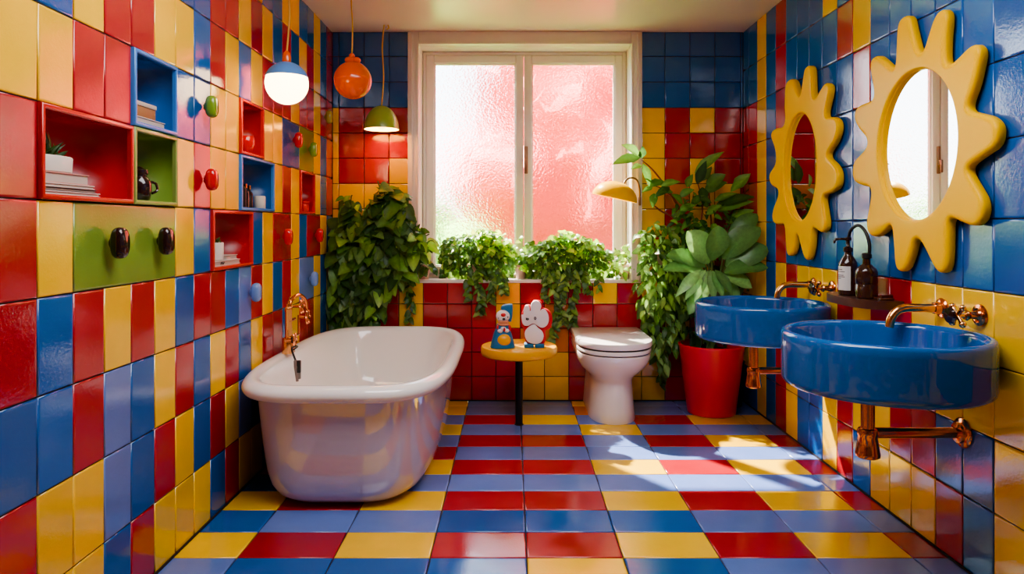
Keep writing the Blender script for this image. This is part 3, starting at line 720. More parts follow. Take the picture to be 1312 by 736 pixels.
# ------------------------------------------------------------------ flower mirrors
def wallpt(px, py, X): 
    Y = rw(px, X); return (Y, H - (py - HY) * Y / F)
XFm = XR - .038
near = [(270, 345), (280, 150), (300, 95), (340, 82), (352, 130), (385, 265), (402, 275), (420, 258), (470, 100), (500, 55), (528, 48), (541, 90), (532, 200), (530, 315), (542, 345), (600, 300), (650, 248), (690, 230), (714, 262), (710, 310), (680, 450), (645, 545), (648, 580), (700, 595), (770, 615), (803, 655), (806, 705), (790, 768), (740, 806), (660, 862), (640, 888),
        (668, 946), (720, 1036), (731, 1096), (716, 1160), (680, 1186), (620, 1168), (565, 1143), (547, 1152), (545, 1236), (541, 1356), (530, 1420), (508, 1434), (480, 1415), (430, 1316), (397, 1258), (382, 1250), (366, 1262), (348, 1340), (320, 1412), (290, 1426), (270, 1396), (262, 1296), (252, 1190), (240, 1178), (213, 1211), (180, 1236), (150, 1241), (125, 1216), (120, 1156), (135, 1076), (144, 1000), (134, 982), (90, 971), (55, 951), (45, 906), (55, 846), (90, 806), (122, 766), (122, 728), (90, 690), (60, 640), (57, 590), (76, 556), (125, 535), (158, 512), (152, 440), (140, 370), (140, 320), (165, 292), (195, 302), (250, 352)]
near = [wallpt(1080 + x / 4.09, y / 4.09, XFm) for x, y in near]
far = [(82, 170), (85, 95), (100, 74), (115, 80), (127, 125), (136, 134), (146, 80), (152, 38), (166, 25), (177, 38), (180, 120), (187, 143), (208, 112), (226, 86), (240, 98), (238, 130), (224, 190), (228, 210), (250, 208), (266, 218), (271, 250), (258, 295), (233, 335), (232, 352), (255, 374), (271, 410), (266, 458), (240, 478), (216, 490), (221, 540), (228, 590), (217, 620), (197, 611), (181, 603), (177, 660), (166, 714), (151, 708), (132, 640), (122, 622), (114, 680), (101, 702), (89, 690), (83, 605), (76, 588), (55, 590), (40, 580), (40, 540), (60, 485), (57, 466), (33, 448), (28, 412), (48, 378), (52, 355), (47, 320), (33, 275), (45, 251), (75, 242), (84, 215)]
far = [wallpt(975 + x / 2.775, 75 + y / 2.775, XFm) for x, y in far]
def flower_mirror(outline, hole_px, label):
    (hl, ht, hr, hb) = hole_px
    yl, yr = rw(hl, XFm), rw(hr, XFm); cy = (yl + yr) / 2; ry_ = abs(yl - yr) / 2
    ym = cy; zt = H - (ht - HY) * ym / F; zb_ = H - (hb - HY) * ym / F; cz = (zt + zb_) / 2; rz_ = (zt - zb_) / 2
    N = 360
    out = smooth_loop(outline, 8)
    # resample by arc length
    L_ = [0]
    for i in range(len(out)): L_.append(L_[-1] + (Vector(out[(i + 1) % len(out)]) - Vector(out[i])).length)
    res = []; j = 0
    for k in range(N):
        s_ = L_[-1] * k / N
        while L_[j + 1] < s_: j += 1
        f_ = (s_ - L_[j]) / max(L_[j + 1] - L_[j], 1e-9)
        res.append(Vector(out[j]).lerp(Vector(out[(j + 1) % len(out)]), f_))
    # smooth
    for _ in range(3): res = [(res[k - 1] + res[k] * 2 + res[(k + 1) % N]) / 4 for k in range(N)]
    area = sum(res[k].x * res[(k + 1) % N].y - res[(k + 1) % N].x * res[k].y for k in range(N))
    sgn = 1 if area > 0 else -1
    nor = []
    for k in range(N):
        t_ = (res[(k + 2) % N] - res[k - 2]).normalized(); nor.append(Vector((-t_.y, t_.x)) * sgn)
    for _ in range(4): nor = [((nor[k - 1] + nor[k] * 2 + nor[(k + 1) % N]) / 4) for k in range(N)]
    def oring(i_, X): return [Vector((X, (res[k] + nor[k] * i_).x, (res[k] + nor[k] * i_).y)) for k in range(N)]
    ang = []
    prev = None
    for k in range(N):
        a_ = math.atan2((res[k].y - cz) / rz_, (res[k].x - cy) / ry_); ang.append(a_)
    def hring(i_, X): return [Vector((X, cy + (ry_ + i_) * math.cos(ang[k]), cz + (rz_ + i_) * math.sin(ang[k]))) for k in range(N)]
    Tm = .05; b = .012
    def mixr(A, B, t): return [p.lerp(q, t) for p, q in zip(A, B)]
    r0 = XR - .008
    rings = [oring(.004, r0), oring(0, r0 - .006), oring(0, XFm + b)]
    for k in range(1, 7):
        a_ = PI / 2 * k / 6; rings.append(oring(b * (1 - math.cos(a_)), XFm + b * (1 - math.sin(a_))))
    A, B = rings[-1], hring(.006, XFm)
    A2 = oring(b * 1.5, XFm - .0005)
    rings += [A2, mixr(A2, B, .06), mixr(A2, B, .5), mixr(A2, B, .94), B, hring(.003, XFm + .001), hring(.001, XFm + .003), hring(0, XFm + .007), hring(-.0005, XFm + .013), hring(-.003, XFm + .014), hring(-.003, XFm + .024)]
    t = thing('flower_mirror', label, 'mirror', (XR, cy, cz - rz_ - .2), 'yellow flower mirrors')
    mb = MB(); mb.loft(rings); mb.build('mirror_frame', 'yellow_lacquer', t, 50)
    mb = MB(); n = 72
    mb.loft([[Vector((XFm + .020, cy + (ry_ + .003) * math.cos(2 * PI * k / n), cz + (rz_ + .003) * math.sin(2 * PI * k / n))) for k in range(n)], [Vector((XFm + .026, cy + (ry_ + .003) * math.cos(2 * PI * k / n), cz + (rz_ + .003) * math.sin(2 * PI * k / n))) for k in range(n)]], True, True, True)
    mb.build('mirror_glass', 'mirror', t)
    mb = MB(); mb.lathe([(0, 0), (.03, 0), (.03, .0105), (0, .0105)], (XR + .0005, cy, cz + rz_ * .3), 16, (-1, 0, 0)); mb.build('wall_bracket', 'black_metal', t)
flower_mirror(near, (1124, 89.5, 1226, 283), 'large yellow flower-shaped mirror nearest the camera, over the front basin')
flower_mirror(far, (975 + 78 / 2.775, 75 + 195 / 2.775, 975 + 196 / 2.775, 75 + 578 / 2.775), 'yellow flower-shaped mirror over the farther basin')

# ------------------------------------------------------------------ lamps
def cord(mb, a, b, sway=.01, r=.0035):
    a, b = Vector(a), Vector(b); m1 = a.lerp(b, .35) + Vector((sway, 0, 0)); m2 = a.lerp(b, .72) + Vector((-sway, 0, 0))
    mb.tube([a, m1, m2, b], r, 10, 8)
c = at(367.5, 107, 2.8); r_ = .085
lp = thing('globe_pendant', 'white glowing globe pendant with a blue cap on an orange cord', 'lamp', c)
def arc(r, a0, a1, n): return [(r * math.sin(a0 + (a1 - a0) * k / n), -r * math.cos(a0 + (a1 - a0) * k / n)) for k in range(n + 1)]
mb = MB(); mb.lathe(arc(r_ * .985, 0, PI * .62, 18), c, 40); mb.build('globe', 'glow', lp)
mb = MB(); mb.lathe([(r_ * math.sin(PI * .60) - .003, -r_ * math.cos(PI * .60))] + arc(r_ * 1.01, PI * .595, PI * .97, 16) + [(0, r_ * 1.0)], c, 40); mb.build('cap', 'cap_blue', lp)
mb = MB(); mb.lathe([(.016, r_ * .98), (.017, r_ + .02), (.013, r_ + .036), (.006, r_ + .044), (0, r_ + .045)], c, 20); mb.build('socket', 'orange', lp)
mb = MB(); cord(mb, (c.x, c.y, c.z + r_ + .04), (c.x + .006, c.y, ZC), .008); mb.lathe([(.035, 0), (.035, .02), (0, .02)], (c.x + .006, c.y, ZC - .0202), 24); mb.build('cord', 'cord', lp)
c = at(452, 103, 3.3); r_ = .088
lp = thing('orange_ball_pendant', 'unlit orange ball pendant on a yellow cord', 'lamp', c)
mb = MB(); mb.lathe(arc(r_, 0, PI * .9, 22) + [(.022, r_ * .97), (.0, r_ * .97)], c, 40); mb.build('ball', 'orange', lp)
mb = MB(); sphere(mb, (c.x - .012, c.y, c.z + r_ + .006), .026, .024, .017); sphere(mb, (c.x + .018, c.y, c.z + r_ + .006), .02, .02, .015); sphere(mb, (c.x - .004, c.y, c.z + r_ + .026), .014, .014, .014); mb.build('knot', 'orange', lp)
mb = MB(); cord(mb, (c.x - .004, c.y, c.z + r_ + .035), (c.x - .004, c.y, ZC), .003); mb.lathe([(.03, 0), (.03, .018), (0, .018)], (c.x - .004, c.y, ZC - .0182), 24); mb.build('cord', 'cord', lp)
c = at(489, 166, 4.05); r_ = .099
lp = thing('green_dome_pendant', 'small green dome pendant lamp, lit, left of the window', 'lamp', c)
mb = MB(); hgt = .138
pr = [(r_ * math.cos(PI / 2 * k / 14), hgt * math.sin(PI / 2 * k / 14)) for k in range(15)]
mb.lathe(pr, c, 40); mb.build('shade', 'green_shade', lp)
mb = MB(); mb.lathe([(r_ - .001, 0), (r_ - .004, .0005)] + [((r_ - .004) * math.cos(PI / 2 * k / 10), (hgt - .006) * math.sin(PI / 2 * k / 10)) for k in range(11)], c, 40); mb.build('shade_lining', 'glow_dim', lp)
mb = MB(); sphere(mb, c + Vector((0, 0, .04)), .035, .035, .04); mb.build('bulb', 'glow_dim', lp)
mb = MB(); cord(mb, (c.x, c.y, c.z + hgt - .002), (at(492, 40, 4.05).x, 4.05, ZC), .006, .004)
mb.tube([(at(497, 40, 4.05).x, 4.05, ZC), (at(498, 40, 4.05).x, 4.05, ZC - .02), (at(495, 42, 4.05).x, 4.05, ZC - .025)], .004, 8, 4); mb.build('cord', 'cord', lp)
# yellow wall lamp on the casing
c = at(788, 250, 4.03); ax = Vector((-.16, .0, 1)).normalized()
wl = thing('yellow_wall_lamp', 'yellow dome wall lamp on a curved arm beside the window', 'lamp', c)
ax = Vector((.22, -.05, 1)).normalized(); r_ = .13; hgt = .098
mb = MB(); mb.lathe([(r_ * math.cos(PI / 2 * k / 14), hgt * math.sin(PI / 2 * k / 14) - .02) for k in range(15)], c, 44, ax); mb.build('shade', 'yellow_lacquer', wl)
mb = MB(); mb.lathe([(r_ - .001, -.02), (r_ - .004, -.0195)] + [((r_ - .004) * math.cos(PI / 2 * k / 10), (hgt - .006) * math.sin(PI / 2 * k / 10) - .02) for k in range(11)], c, 44, ax); mb.build('shade_lining', 'glow_yellow', wl)
mb = MB(); sphere(mb, c + ax * .02, .03, .03, .034); mb.build('bulb', 'glow_yellow', wl)
mb = MB(); k1 = at(800, 243, 4.05)
mb.tube([at(799, 240, 4.04), at(801, 232, 4.06), at(808, 228, 4.10), at(816, 231, 4.14), at(819.5, 243, 4.165), at(819.5, 256, 4.172)], .0055, 12, 6); mb.build('arm', 'hook', wl)
q = at(819.5, 257, 4.172); mb = MB(); mb.box(q + Vector((-.008, -.006, -.03)), q + Vector((.008, .008, .02)), .003); mb.build('wall_plate', 'hook', wl)

# ------------------------------------------------------------------ plants
PROF = {'heart': [(0, .3), (.07, .8), (.24, 1), (.48, .96), (.72, .68), (.9, .34), (1, .03)],
        'ovate': [(0, .06), (.12, .5), (.32, .95), (.52, 1), (.74, .68), (.9, .3), (1, .01)],
        'oblong': [(0, .12), (.08, .42), (.2, .74), (.36, .95), (.54, 1), (.7, .92), (.84, .68), (.94, .36), (1, .03)],
        'lance': [(0, .06), (.15, .6), (.35, 1), (.6, .85), (.82, .45), (1, .01)]}
def leaf(mb, base, d, n, L_, W, col, shape='ovate', droop=.25, fold=.18, wave=0):
    d = d.normalized(); n = (n - d * n.dot(d))
    if n.length < 1e-3: n = Vector((d.y, -d.x, .3)) - d * Vector((d.y, -d.x, .3)).dot(d)
    n.normalize(); s_ = d.cross(n); rows = []
    for t, w in PROF[shape]:
        c_ = base + d * (L_ * t) + Vector((0, 0, -droop * L_ * t * t)) + n * (.06 * L_ * math.sin(PI * t))
        hw = w * W / 2; wz = wave * W * math.sin(t * 11)
        rows.append([mb.v(c_ - s_ * hw + n * (fold * hw + wz)), mb.v(c_ - n * 0), mb.v(c_ + s_ * hw + n * (fold * hw - wz))])
    for a_, b_ in zip(rows, rows[1:]):
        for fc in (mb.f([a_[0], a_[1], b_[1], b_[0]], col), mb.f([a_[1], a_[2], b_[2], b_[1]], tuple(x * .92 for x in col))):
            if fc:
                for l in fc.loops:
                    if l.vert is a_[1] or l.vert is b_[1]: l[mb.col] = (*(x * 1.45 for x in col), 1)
def inpoly(x, y, P):
    r = False; j = len(P) - 1
    for i in range(len(P)):
        if (P[i][1] > y) != (P[j][1] > y) and x < (P[j][0] - P[i][0]) * (y - P[i][1]) / (P[j][1] - P[i][1]) + P[i][0]: r = not r
        j = i
    return r
def rv(a=1): return Vector((R.uniform(-a, a), R.uniform(-a, a), R.uniform(-a, a)))
def pick(cols):
    c_ = R.choice(cols); k = R.uniform(.72, 1.25) * 1.25; return tuple(x * k for x in c_)
def mass(mb, poly, Y0, Y1, n, L0, L1, cols, shape='ovate', asp=.75, droop=.35, down=.5, face=(0, -.8, .6), shell=True, ymax=4.185):
    xs = [p[0] for p in poly]; ys = [p[1] for p in poly]; cx_, cy_ = sum(xs) / len(xs), sum(ys) / len(ys)
    k = 0
    while k < n:
        x, y = R.uniform(min(xs), max(xs)), R.uniform(min(ys), max(ys))
        if not inpoly(x, y, poly): continue
        k += 1
        # bulge: middle of the outline reaches farther out from the wall
        e = max(0, 1 - ((x - cx_) / (max(xs) - min(xs)) * 2) ** 2 * .8 - ((y - cy_) / (max(ys) - min(ys)) * 2) ** 2 * .5)
        Y = Y1 - (Y1 - Y0) * math.sqrt(e) * (R.random() ** .6)
        b_ = at(x, y, Y); out = Vector(((x - cx_) / (max(xs) - min(xs)) * 1.2, -.5, -(y - cy_) / (max(ys) - min(ys)) * .9))
        d_ = (out + Vector((0, 0, -down)) + rv(.8)).normalized(); nn = Vector(face) + out * .5 + rv(.55)
        L_ = R.uniform(L0, L1)
        # keep leaves off the walls
        if b_.y + d_.y * L_ > ymax: d_.y = -abs(d_.y)
        if b_.x + d_.x * L_ < XL + .012: d_.x = abs(d_.x)
        if b_.x + d_.x * L_ > XR - .012: d_.x = -abs(d_.x)
        leaf(mb, b_, d_, nn, L_, L_ * asp * R.uniform(.85, 1.1), pick(cols), shape, droop, R.uniform(.05, .3))
def vine(mb, sm, pts, Y, n, L0, L1, cols, shape='heart', asp=.85, r=.0022, face=(0, -1, .35)):
    P = [at(x, y, Y if len(q) == 0 else q[0]) for x, y, *q in pts]
    sm.tube(P, r, 6, 5)
    seg = [(P[i + 1] - P[i]).length for i in range(len(P) - 1)]; tot = sum(seg)
    for k in range(n):
        s_ = tot * (k + R.random()) / n; i = 0
        while i < len(seg) - 1 and s_ > seg[i]: s_ -= seg[i]; i += 1
        b_ = P[i].lerp(P[i + 1], min(1, s_ / seg[i])); td = (P[i + 1] - P[i]).normalized()
        d_ = (td * .4 + Vector((R.choice((-1, 1)) * R.uniform(.4, 1), -R.uniform(.1, .5), R.uniform(-.6, .2)))).normalized()
        leaf(mb, b_, d_, Vector(face) + rv(.4), R.uniform(L0, L1), R.uniform(L0, L1) * asp, pick(cols), shape, .3, R.uniform(.05, .25))
def pot(prof, loc, name, m, parent, n=48, **k):
    mb = MB(); mb.lathe(prof, loc, n, **k); return mb.build(name, m, parent)

G_DARK = [rgb(56, 88, 40), rgb(72, 104, 48), rgb(46, 74, 36), rgb(90, 120, 62)]
G_MID = [rgb(72, 110, 42), rgb(92, 130, 54), rgb(60, 94, 38), rgb(112, 146, 66)]
G_LIGHT = [rgb(140, 180, 60), rgb(168, 200, 84), rgb(110, 158, 48), rgb(186, 206, 96)]
G_ROBUST = [rgb(84, 128, 68), rgb(104, 146, 84), rgb(74, 116, 60)]

# left leafy climber in a wall pot
pl_c = at(482, 372, 4.09)
pt = thing('leafy_climber', 'tall dense green climbing plant in the corner behind the bathtub', 'plant', pl_c)
pot([(0, 0), (.05, 0), (.055, .005), (.07, .12), (.074, .125), (.074, .135), (.066, .136), (.062, .12), (0, .118)], (pl_c.x, 4.11, pl_c.z - .1), 'pot', 'pink_pot', pt)
mb, sm = MB(), MB()
polyL = [(410, 420), (408, 372), (424, 345), (422, 318), (434, 292), (440, 262), (456, 262), (462, 280), (476, 262), (482, 242), (505, 240), (518, 252), (524, 270), (534, 288), (540, 308), (536, 322), (526, 334), (518, 346), (510, 354), (502, 362), (495, 380), (492, 405), (486, 421)]
mass(mb, polyL, 3.99, 4.16, 620, .045, .085, G_DARK, 'heart', .82, .35, .7)
mass(mb, polyL, 3.98, 4.12, 190, .07, .115, G_MID + G_DARK, 'heart', .8, .3, .7)
mass(mb, [(440, 250), (452, 250), (460, 270), (445, 280)], 4.0, 4.15, 14, .04, .07, G_MID, 'heart', .8)
mass(mb, [(515, 285), (538, 288), (552, 318), (530, 330), (515, 340)], 3.98, 4.12, 40, .045, .075, G_MID + G_LIGHT[:1], 'heart', .8)
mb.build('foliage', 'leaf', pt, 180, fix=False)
for pts in (((482, 365), (478, 320), (490, 262), (484, 232)), ((482, 365), (455, 330), (450, 262), (451, 250)), ((485, 365), (520, 320), (550, 300)), ((480, 368), (440, 390), (420, 415)), ((482, 368), (470, 395), (470, 420))):
    sm.tube([at(x, y, 4.08) for x, y in pts], .004, 6, 6)
sm.build('stems', 'stem', pt)

# window sill planters
def sill_plant(name, label, px, r, hgt, poly, vines, nl, cols, seed, potm='pink_pot', bright=None, L=(.03, .06)):
    b_ = Vector((at(px, 0, 4.28).x, 4.275, ZS)); t = thing(name, label, 'plant', b_, 'plants on the window sill')
    pot([(0, 0), (r * .78, 0), (r * .8, .004), (r, hgt - .014), (r * 1.05, hgt - .012), (r * 1.05, hgt), (r * .95, hgt), (r * .92, hgt - .015), (0, hgt - .016)], b_, 'pot', potm, t)
    mb, sm = MB(), MB()
    if poly: mass(mb, poly, 4.13, 4.33, nl, L[0], L[1], cols, 'heart', .9, .3, .25, (0, -.55, .9))
    if bright: mass(mb, bright, 4.16, 4.32, nl // 5, L[0], L[1] * 1.35, G_LIGHT, 'heart', .9, .2, -.1, (0, -.4, 1))
    for v_, n_ in vines: vine(mb, sm, v_, 4.17, n_, .025, .05, cols)
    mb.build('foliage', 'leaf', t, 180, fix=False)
    if sm.bm.verts: sm.build('trailing_stems', 'stem', t)
    else: sm.bm.free()
    return t
sill_plant('leafy_houseplant', 'bushy green plant on the sill before the left window pane', 612, .075, .09,
           [(566, 354), (566, 326), (570, 310), (584, 302), (600, 305), (620, 296), (640, 304), (655, 315), (662, 335), (652, 354)],
           [(((615, 345, 4.16), (612, 362, 4.15), (618, 382, 4.165), (614, 402, 4.17)), 40), (((640, 345, 4.16), (645, 362, 4.15), (648, 374, 4.16)), 26), (((600, 345, 4.16), (600, 362, 4.15), (602, 385, 4.17)), 14), (((630, 345, 4.16), (632, 364, 4.15), (628, 384, 4.165)), 26)], 760, G_MID + G_DARK[:1], 1, L=(.024, .046),
           bright=[(590, 318), (612, 298), (640, 300), (656, 316), (640, 326)])
sill_plant('potted_ivy', 'bushy light green plant on the sill before the right window pane', 725, .075, .09,
           [(664, 356), (664, 330), (676, 312), (700, 310), (722, 300), (745, 305), (768, 312), (785, 330), (788, 356)],
           [(((725, 345, 4.15), (722, 362, 4.14), (718, 388, 4.165), (722, 414, 4.17)), 54), (((700, 345, 4.15), (702, 362, 4.15), (698, 384, 4.17)), 26), (((735, 345, 4.15), (738, 362, 4.15), (732, 388, 4.165), (734, 418, 4.17)), 44), (((745, 345, 4.16), (752, 362, 4.15), (756, 376, 4.165)), 16), (((712, 345, 4.15), (710, 368, 4.15), (712, 408, 4.17), (706, 436, 4.175)), 34), (((770, 350, 4.16), (766, 362, 4.15), (768, 374, 4.17)), 6)], 900, G_MID + G_DARK[:1], 2, L=(.024, .046),
           bright=[(690, 322), (705, 308), (722, 297), (745, 306), (772, 314), (765, 330), (720, 326)])
sill_plant('small_sill_pot', 'small pale pink pot at the left end of the sill with one long creeper', 541, .05, .085,
           [(524, 345), (534, 332), (552, 335), (556, 345)], [(((538, 340, 4.24), (530, 352, 4.19), (522, 366, 4.17), (528, 388, 4.17), (524, 412, 4.175)), 34)], 26, G_DARK + G_MID, 3)
sill_plant('sill_herb_pot', 'pale pot with sprigs at the right end of the sill', 797, .048, .085,
           [(782, 356), (786, 325), (798, 308), (806, 318), (812, 345), (808, 356)], [], 60, G_MID + G_LIGHT[:2], 4, L=(.025, .045))
sill_plant('seedling_pot', 'narrow pale pot between the two bushy sill plants', 667, .034, .085,
           [(658, 350), (660, 320), (668, 296), (676, 320), (676, 350)], [], 26, G_LIGHT, 5, L=(.025, .045))

# red pot with the big leafed plant
pc = Vector((1.118, 3.94, 0))
rp = thing('potted_monstera', 'big glossy leafed plant in the red floor pot', 'plant', pc)
pot([(0, 0), (.125, 0), (.132, .006), (.178, .372), (.182, .378), (.182, .386), (.174, .388), (.168, .37), (.165, .34), (0, .338)], pc, 'pot', 'red_plastic', rp)
pot([(0, .345), (.166, .342)], pc, 'soil', 'soil', rp)
mb, sm = MB(), MB()
crown = pc + Vector((0, -.02, .42))
def big(px0, py0, px1, py1, Y0, Y1, w, cols=G_ROBUST, nface=(0, -.7, .7), shape='oblong', wave=.02, droop=.14):
    a_, b_ = at(px0, py0, Y0), at(px1, py1, Y1)
    sm.tube([crown, crown.lerp(a_, .5) + Vector((0, 0, .03)), a_], .006, 8, 4)
    leaf(mb, a_, b_ - a_, Vector(nface) + rv(.2), (b_ - a_).length * 1.05, w, pick(cols), shape, droop, .2, wave)
BL = [(908, 338, 882, 290, 3.86, 3.80, .16), (912, 334, 920, 284, 3.84, 3.80, .14), (926, 332, 972, 284, 3.86, 3.82, .15), (930, 342, 982, 310, 3.84, 3.80, .14), (928, 350, 982, 336, 3.80, 3.76, .12),
      (904, 342, 856, 320, 3.84, 3.78, .11), (903, 348, 852, 338, 3.80, 3.74, .10), (934, 312, 968, 268, 3.95, 3.95, .11), (926, 354, 962, 364, 3.80, 3.74, .11), (908, 356, 884, 394, 3.82, 3.76, .10), (922, 358, 944, 384, 3.82, 3.76, .10)]
for q in BL: big(*q)
# split lobes of the large hanging leaf at the lower left
for k in range(7):
    a_ = at(898 + k * 3, 346 + (k % 2), 3.74); tx_ = (868 + k * 11.5, 366 + 12 * math.sin((k + 1) / 7 * PI * .9) + 3)
    b_ = at(tx_[0], tx_[1], 3.70); leaf(mb, a_, b_ - a_, Vector((.1, -.9, .5)), (b_ - a_).length * 1.1, .06, pick(G_ROBUST), 'ovate', .1, .1)
sm.tube([crown, at(908, 380, 3.8), at(905, 346, 3.74)], .006, 8, 4)
mb.build('big_leaves', 'gloss_leaf', rp, 180, fix=False); sm.build('stems', 'stem', rp)

# tall branching plant behind it, in the corner
pc2 = at(905, 430, 4.1); pc2 = Vector((1.15, 4.10, 0))
tp2 = thing('tall_corner_plant', 'tall branching plant with long dark leaves in the corner behind the red pot', 'plant', pc2)
pot([(0, 0), (.06, 0), (.075, .25), (.078, .26), (.07, .26), (0, .24)], (pc2.x + .13, pc2.y - .0, 0), 'pot', 'black_metal', tp2)
mb, sm = MB(), MB()
br = [[(912, 400), (890, 320), (868, 262), (840, 222), (822, 205)], [(912, 400), (898, 310), (900, 262), (893, 232)], [(914, 400), (912, 300), (908, 240), (912, 215)], [(916, 400), (928, 300), (945, 258), (962, 240)], [(910, 400), (885, 300), (858, 250), (838, 238)], [(915, 400), (925, 320), (940, 282), (968, 266)], [(905, 380), (870, 290), (846, 270), (836, 262)]]
br = [[(x, y, 4.1 if i else 4.06) for i, (x, y) in enumerate(b)] for b in br]
for b in br: sm.tube([Vector((pc2.x + .13, pc2.y, .26))] + [at(*q) for q in b], [.006] + [.005] * (len(b) - 1) + [.002], 8, 5)
G_CORNER = [rgb(58, 96, 42), rgb(74, 116, 50), rgb(44, 78, 36), rgb(92, 136, 62)]
def ln(x0, y0, x1, y1, w, Y=4.06, cols=G_CORNER, up=.6):
    a_, b_ = at(x0, y0, Y), at(x1, y1, Y - .05); leaf(mb, a_, b_ - a_, Vector((R.uniform(-.3, .3), -.8, up)), (b_ - a_).length, w, pick(cols), 'lance', .05, .2, .01)
for q in ((820, 202, 784, 209, .075), (820, 200, 796, 184, .075), (822, 203, 823, 186, .05), (824, 210, 832, 238, .055), (822, 212, 808, 216, .04), (893, 236, 905, 204, .06), (890, 222, 928, 192, .065), (898, 232, 912, 212, .05), (905, 240, 930, 222, .09), (902, 246, 932, 232, .085), (900, 240, 901, 262, .06), (940, 242, 962, 221, .075), (936, 246, 956, 228, .05), (918, 262, 968, 250, .07), (920, 270, 966, 256, .07), (915, 258, 945, 246, .05), (838, 236, 826, 228, .04), (846, 238, 872, 232, .055), (850, 232, 828, 240, .06), (858, 240, 838, 252, .05), (838, 248, 836, 266, .05), (870, 252, 890, 242, .06), (862, 246, 845, 246, .05), (880, 240, 888, 222, .05), (836, 240, 822, 246, .035), (875, 262, 860, 248, .06), (885, 262, 905, 250, .06), (870, 270, 892, 262, .06), (905, 275, 925, 262, .06), (940, 280, 968, 268, .06), (930, 285, 972, 285, .06), (955, 290, 972, 275, .06)): ln(*q)
mass(mb, [(862, 262), (880, 250), (905, 255), (930, 262), (950, 275), (955, 310), (920, 330), (880, 330), (862, 300)], 4.0, 4.16, 130, .05, .10, G_CORNER, 'lance', .45, .2, .2)
mass(mb, [(870, 330), (960, 320), (965, 400), (945, 440), (880, 440), (868, 400)], 3.98, 4.16, 170, .05, .11, G_DARK, 'lance', .5, .2, .4)
mb.build('foliage', 'leaf', tp2, 180, fix=False); sm.build('branches', 'red_stem', tp2)

# trailing ivy right of the window
ic = at(848, 330, 4.11)
iv = thing('trailing_ivy', 'trailing green ivy hanging down the wall right of the window', 'plant', ic)
pot([(0, -.1), (.045, -.1), (.06, .0), (.064, .004), (.06, .01), (0, -.004)], (ic.x, 4.12, ic.z), 'pot', 'pink_pot', iv)
mb, sm = MB(), MB()
polyI = [(812, 300), (826, 290), (846, 284), (866, 290), (880, 310), (888, 340), (886, 372), (876, 400), (872, 432), (866, 448), (858, 446), (852, 470), (846, 486), (842, 460), (834, 440), (826, 412), (818, 384), (816, 350), (822, 330)]
mass(mb, polyI, 3.96, 4.16, 640, .035, .065, G_MID + G_DARK[:2] + [rgb(120, 156, 90)], 'ovate', .6, .35, .8)
vine(mb, sm, ((846, 440, 4.10), (850, 465, 4.12), (846, 492, 4.13)), 4.1, 24, .03, .05, G_MID)
vine(mb, sm, ((830, 400, 4.10), (826, 420, 4.12), (832, 440, 4.13)), 4.1, 16, .03, .05, G_MID)
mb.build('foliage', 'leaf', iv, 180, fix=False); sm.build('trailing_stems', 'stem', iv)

# ------------------------------------------------------------------ things in the niches
def book(y0, y1, x0, x1, z, th, cov, label, grp, name='book'):
    t = thing(name, label, 'book', ((x0 + x1) / 2, (y0 + y1) / 2, z), grp)
    mb = MB(); k = .0025
    mb.box((x0, y0, z), (x1, y1, z + k), .0006, 1); mb.box((x0, y0, z + th - k), (x1, y1, z + th), .0006, 1); mb.box((x0, y0, z + k), (x0 + k, y1, z + th - k))
    mb.build('cover', cov, t)
    mb = MB(); mb.box((x0 + k, y0 + .003, z + k), (x1 - .003, y1 - .003, z + th - k)); mb.build('pages', 'paper', t)
    return z + th
nx0, nx1 = XL - ND + .006, XL - .012
# large red niche: four books, pot, spiky plant
y0, y1, z0, z1 = NIC[0]
zz = z0
zz = book(y0 + .01, y0 + .245, nx0, nx1 + .002, zz, .010, 'white_cover', 'thin white book at the bottom of the stack in the large red niche', 'books in the large red niche')
zz = book(y0 + .012, y0 + .235, nx0, nx1 - .002, zz, .009, 'dark_cover', 'thin dark book second from the bottom in the large red niche', 'books in the large red niche')
zz = book(y0 + .008, y0 + .225, nx0, nx1 - .001, zz, .010, 'white_cover', 'thin white book just under the thick pink book in the large red niche', 'books in the large red niche')
zz = book(y0 + .012, y0 + .205, nx0, nx1 - .003, zz, .026, 'pink_cover', 'thick pink book on top of the stack in the large red niche', 'books in the large red niche')
pc3 = Vector(((nx0 + nx1) / 2, y0 + .105, zz))
t = thing('spiky_succulent', 'spiky green plant in a low white pot on the book stack', 'plant', pc3)
pot([(0, 0), (.04, 0), (.043, .003), (.0445, .038), (.043, .041), (.040, .041), (.038, .034), (0, .033)], pc3, 'pot', 'white_pot', t, 40, sy=1.75)
mb = MB()
for k in range(46):
    a_ = R.uniform(0, 2 * PI); el = R.uniform(.35, 1.45); d_ = Vector((math.cos(a_) * math.cos(el) * .6, math.sin(a_) * math.cos(el) * 1.2, math.sin(el))).normalized()
    b_ = pc3 + Vector((0, R.uniform(-.03, .03), .03)); L_ = R.uniform(.045, .085)
    if abs(b_.x + d_.x * L_ - pc3.x) > .045: d_.x *= .3
    leaf(mb, b_, d_, rv(1), L_, .008, pick(G_DARK + [rgb(60, 90, 60)]), 'lance', .1, .3)
mb.build('spikes', 'leaf', t, 180, fix=False)
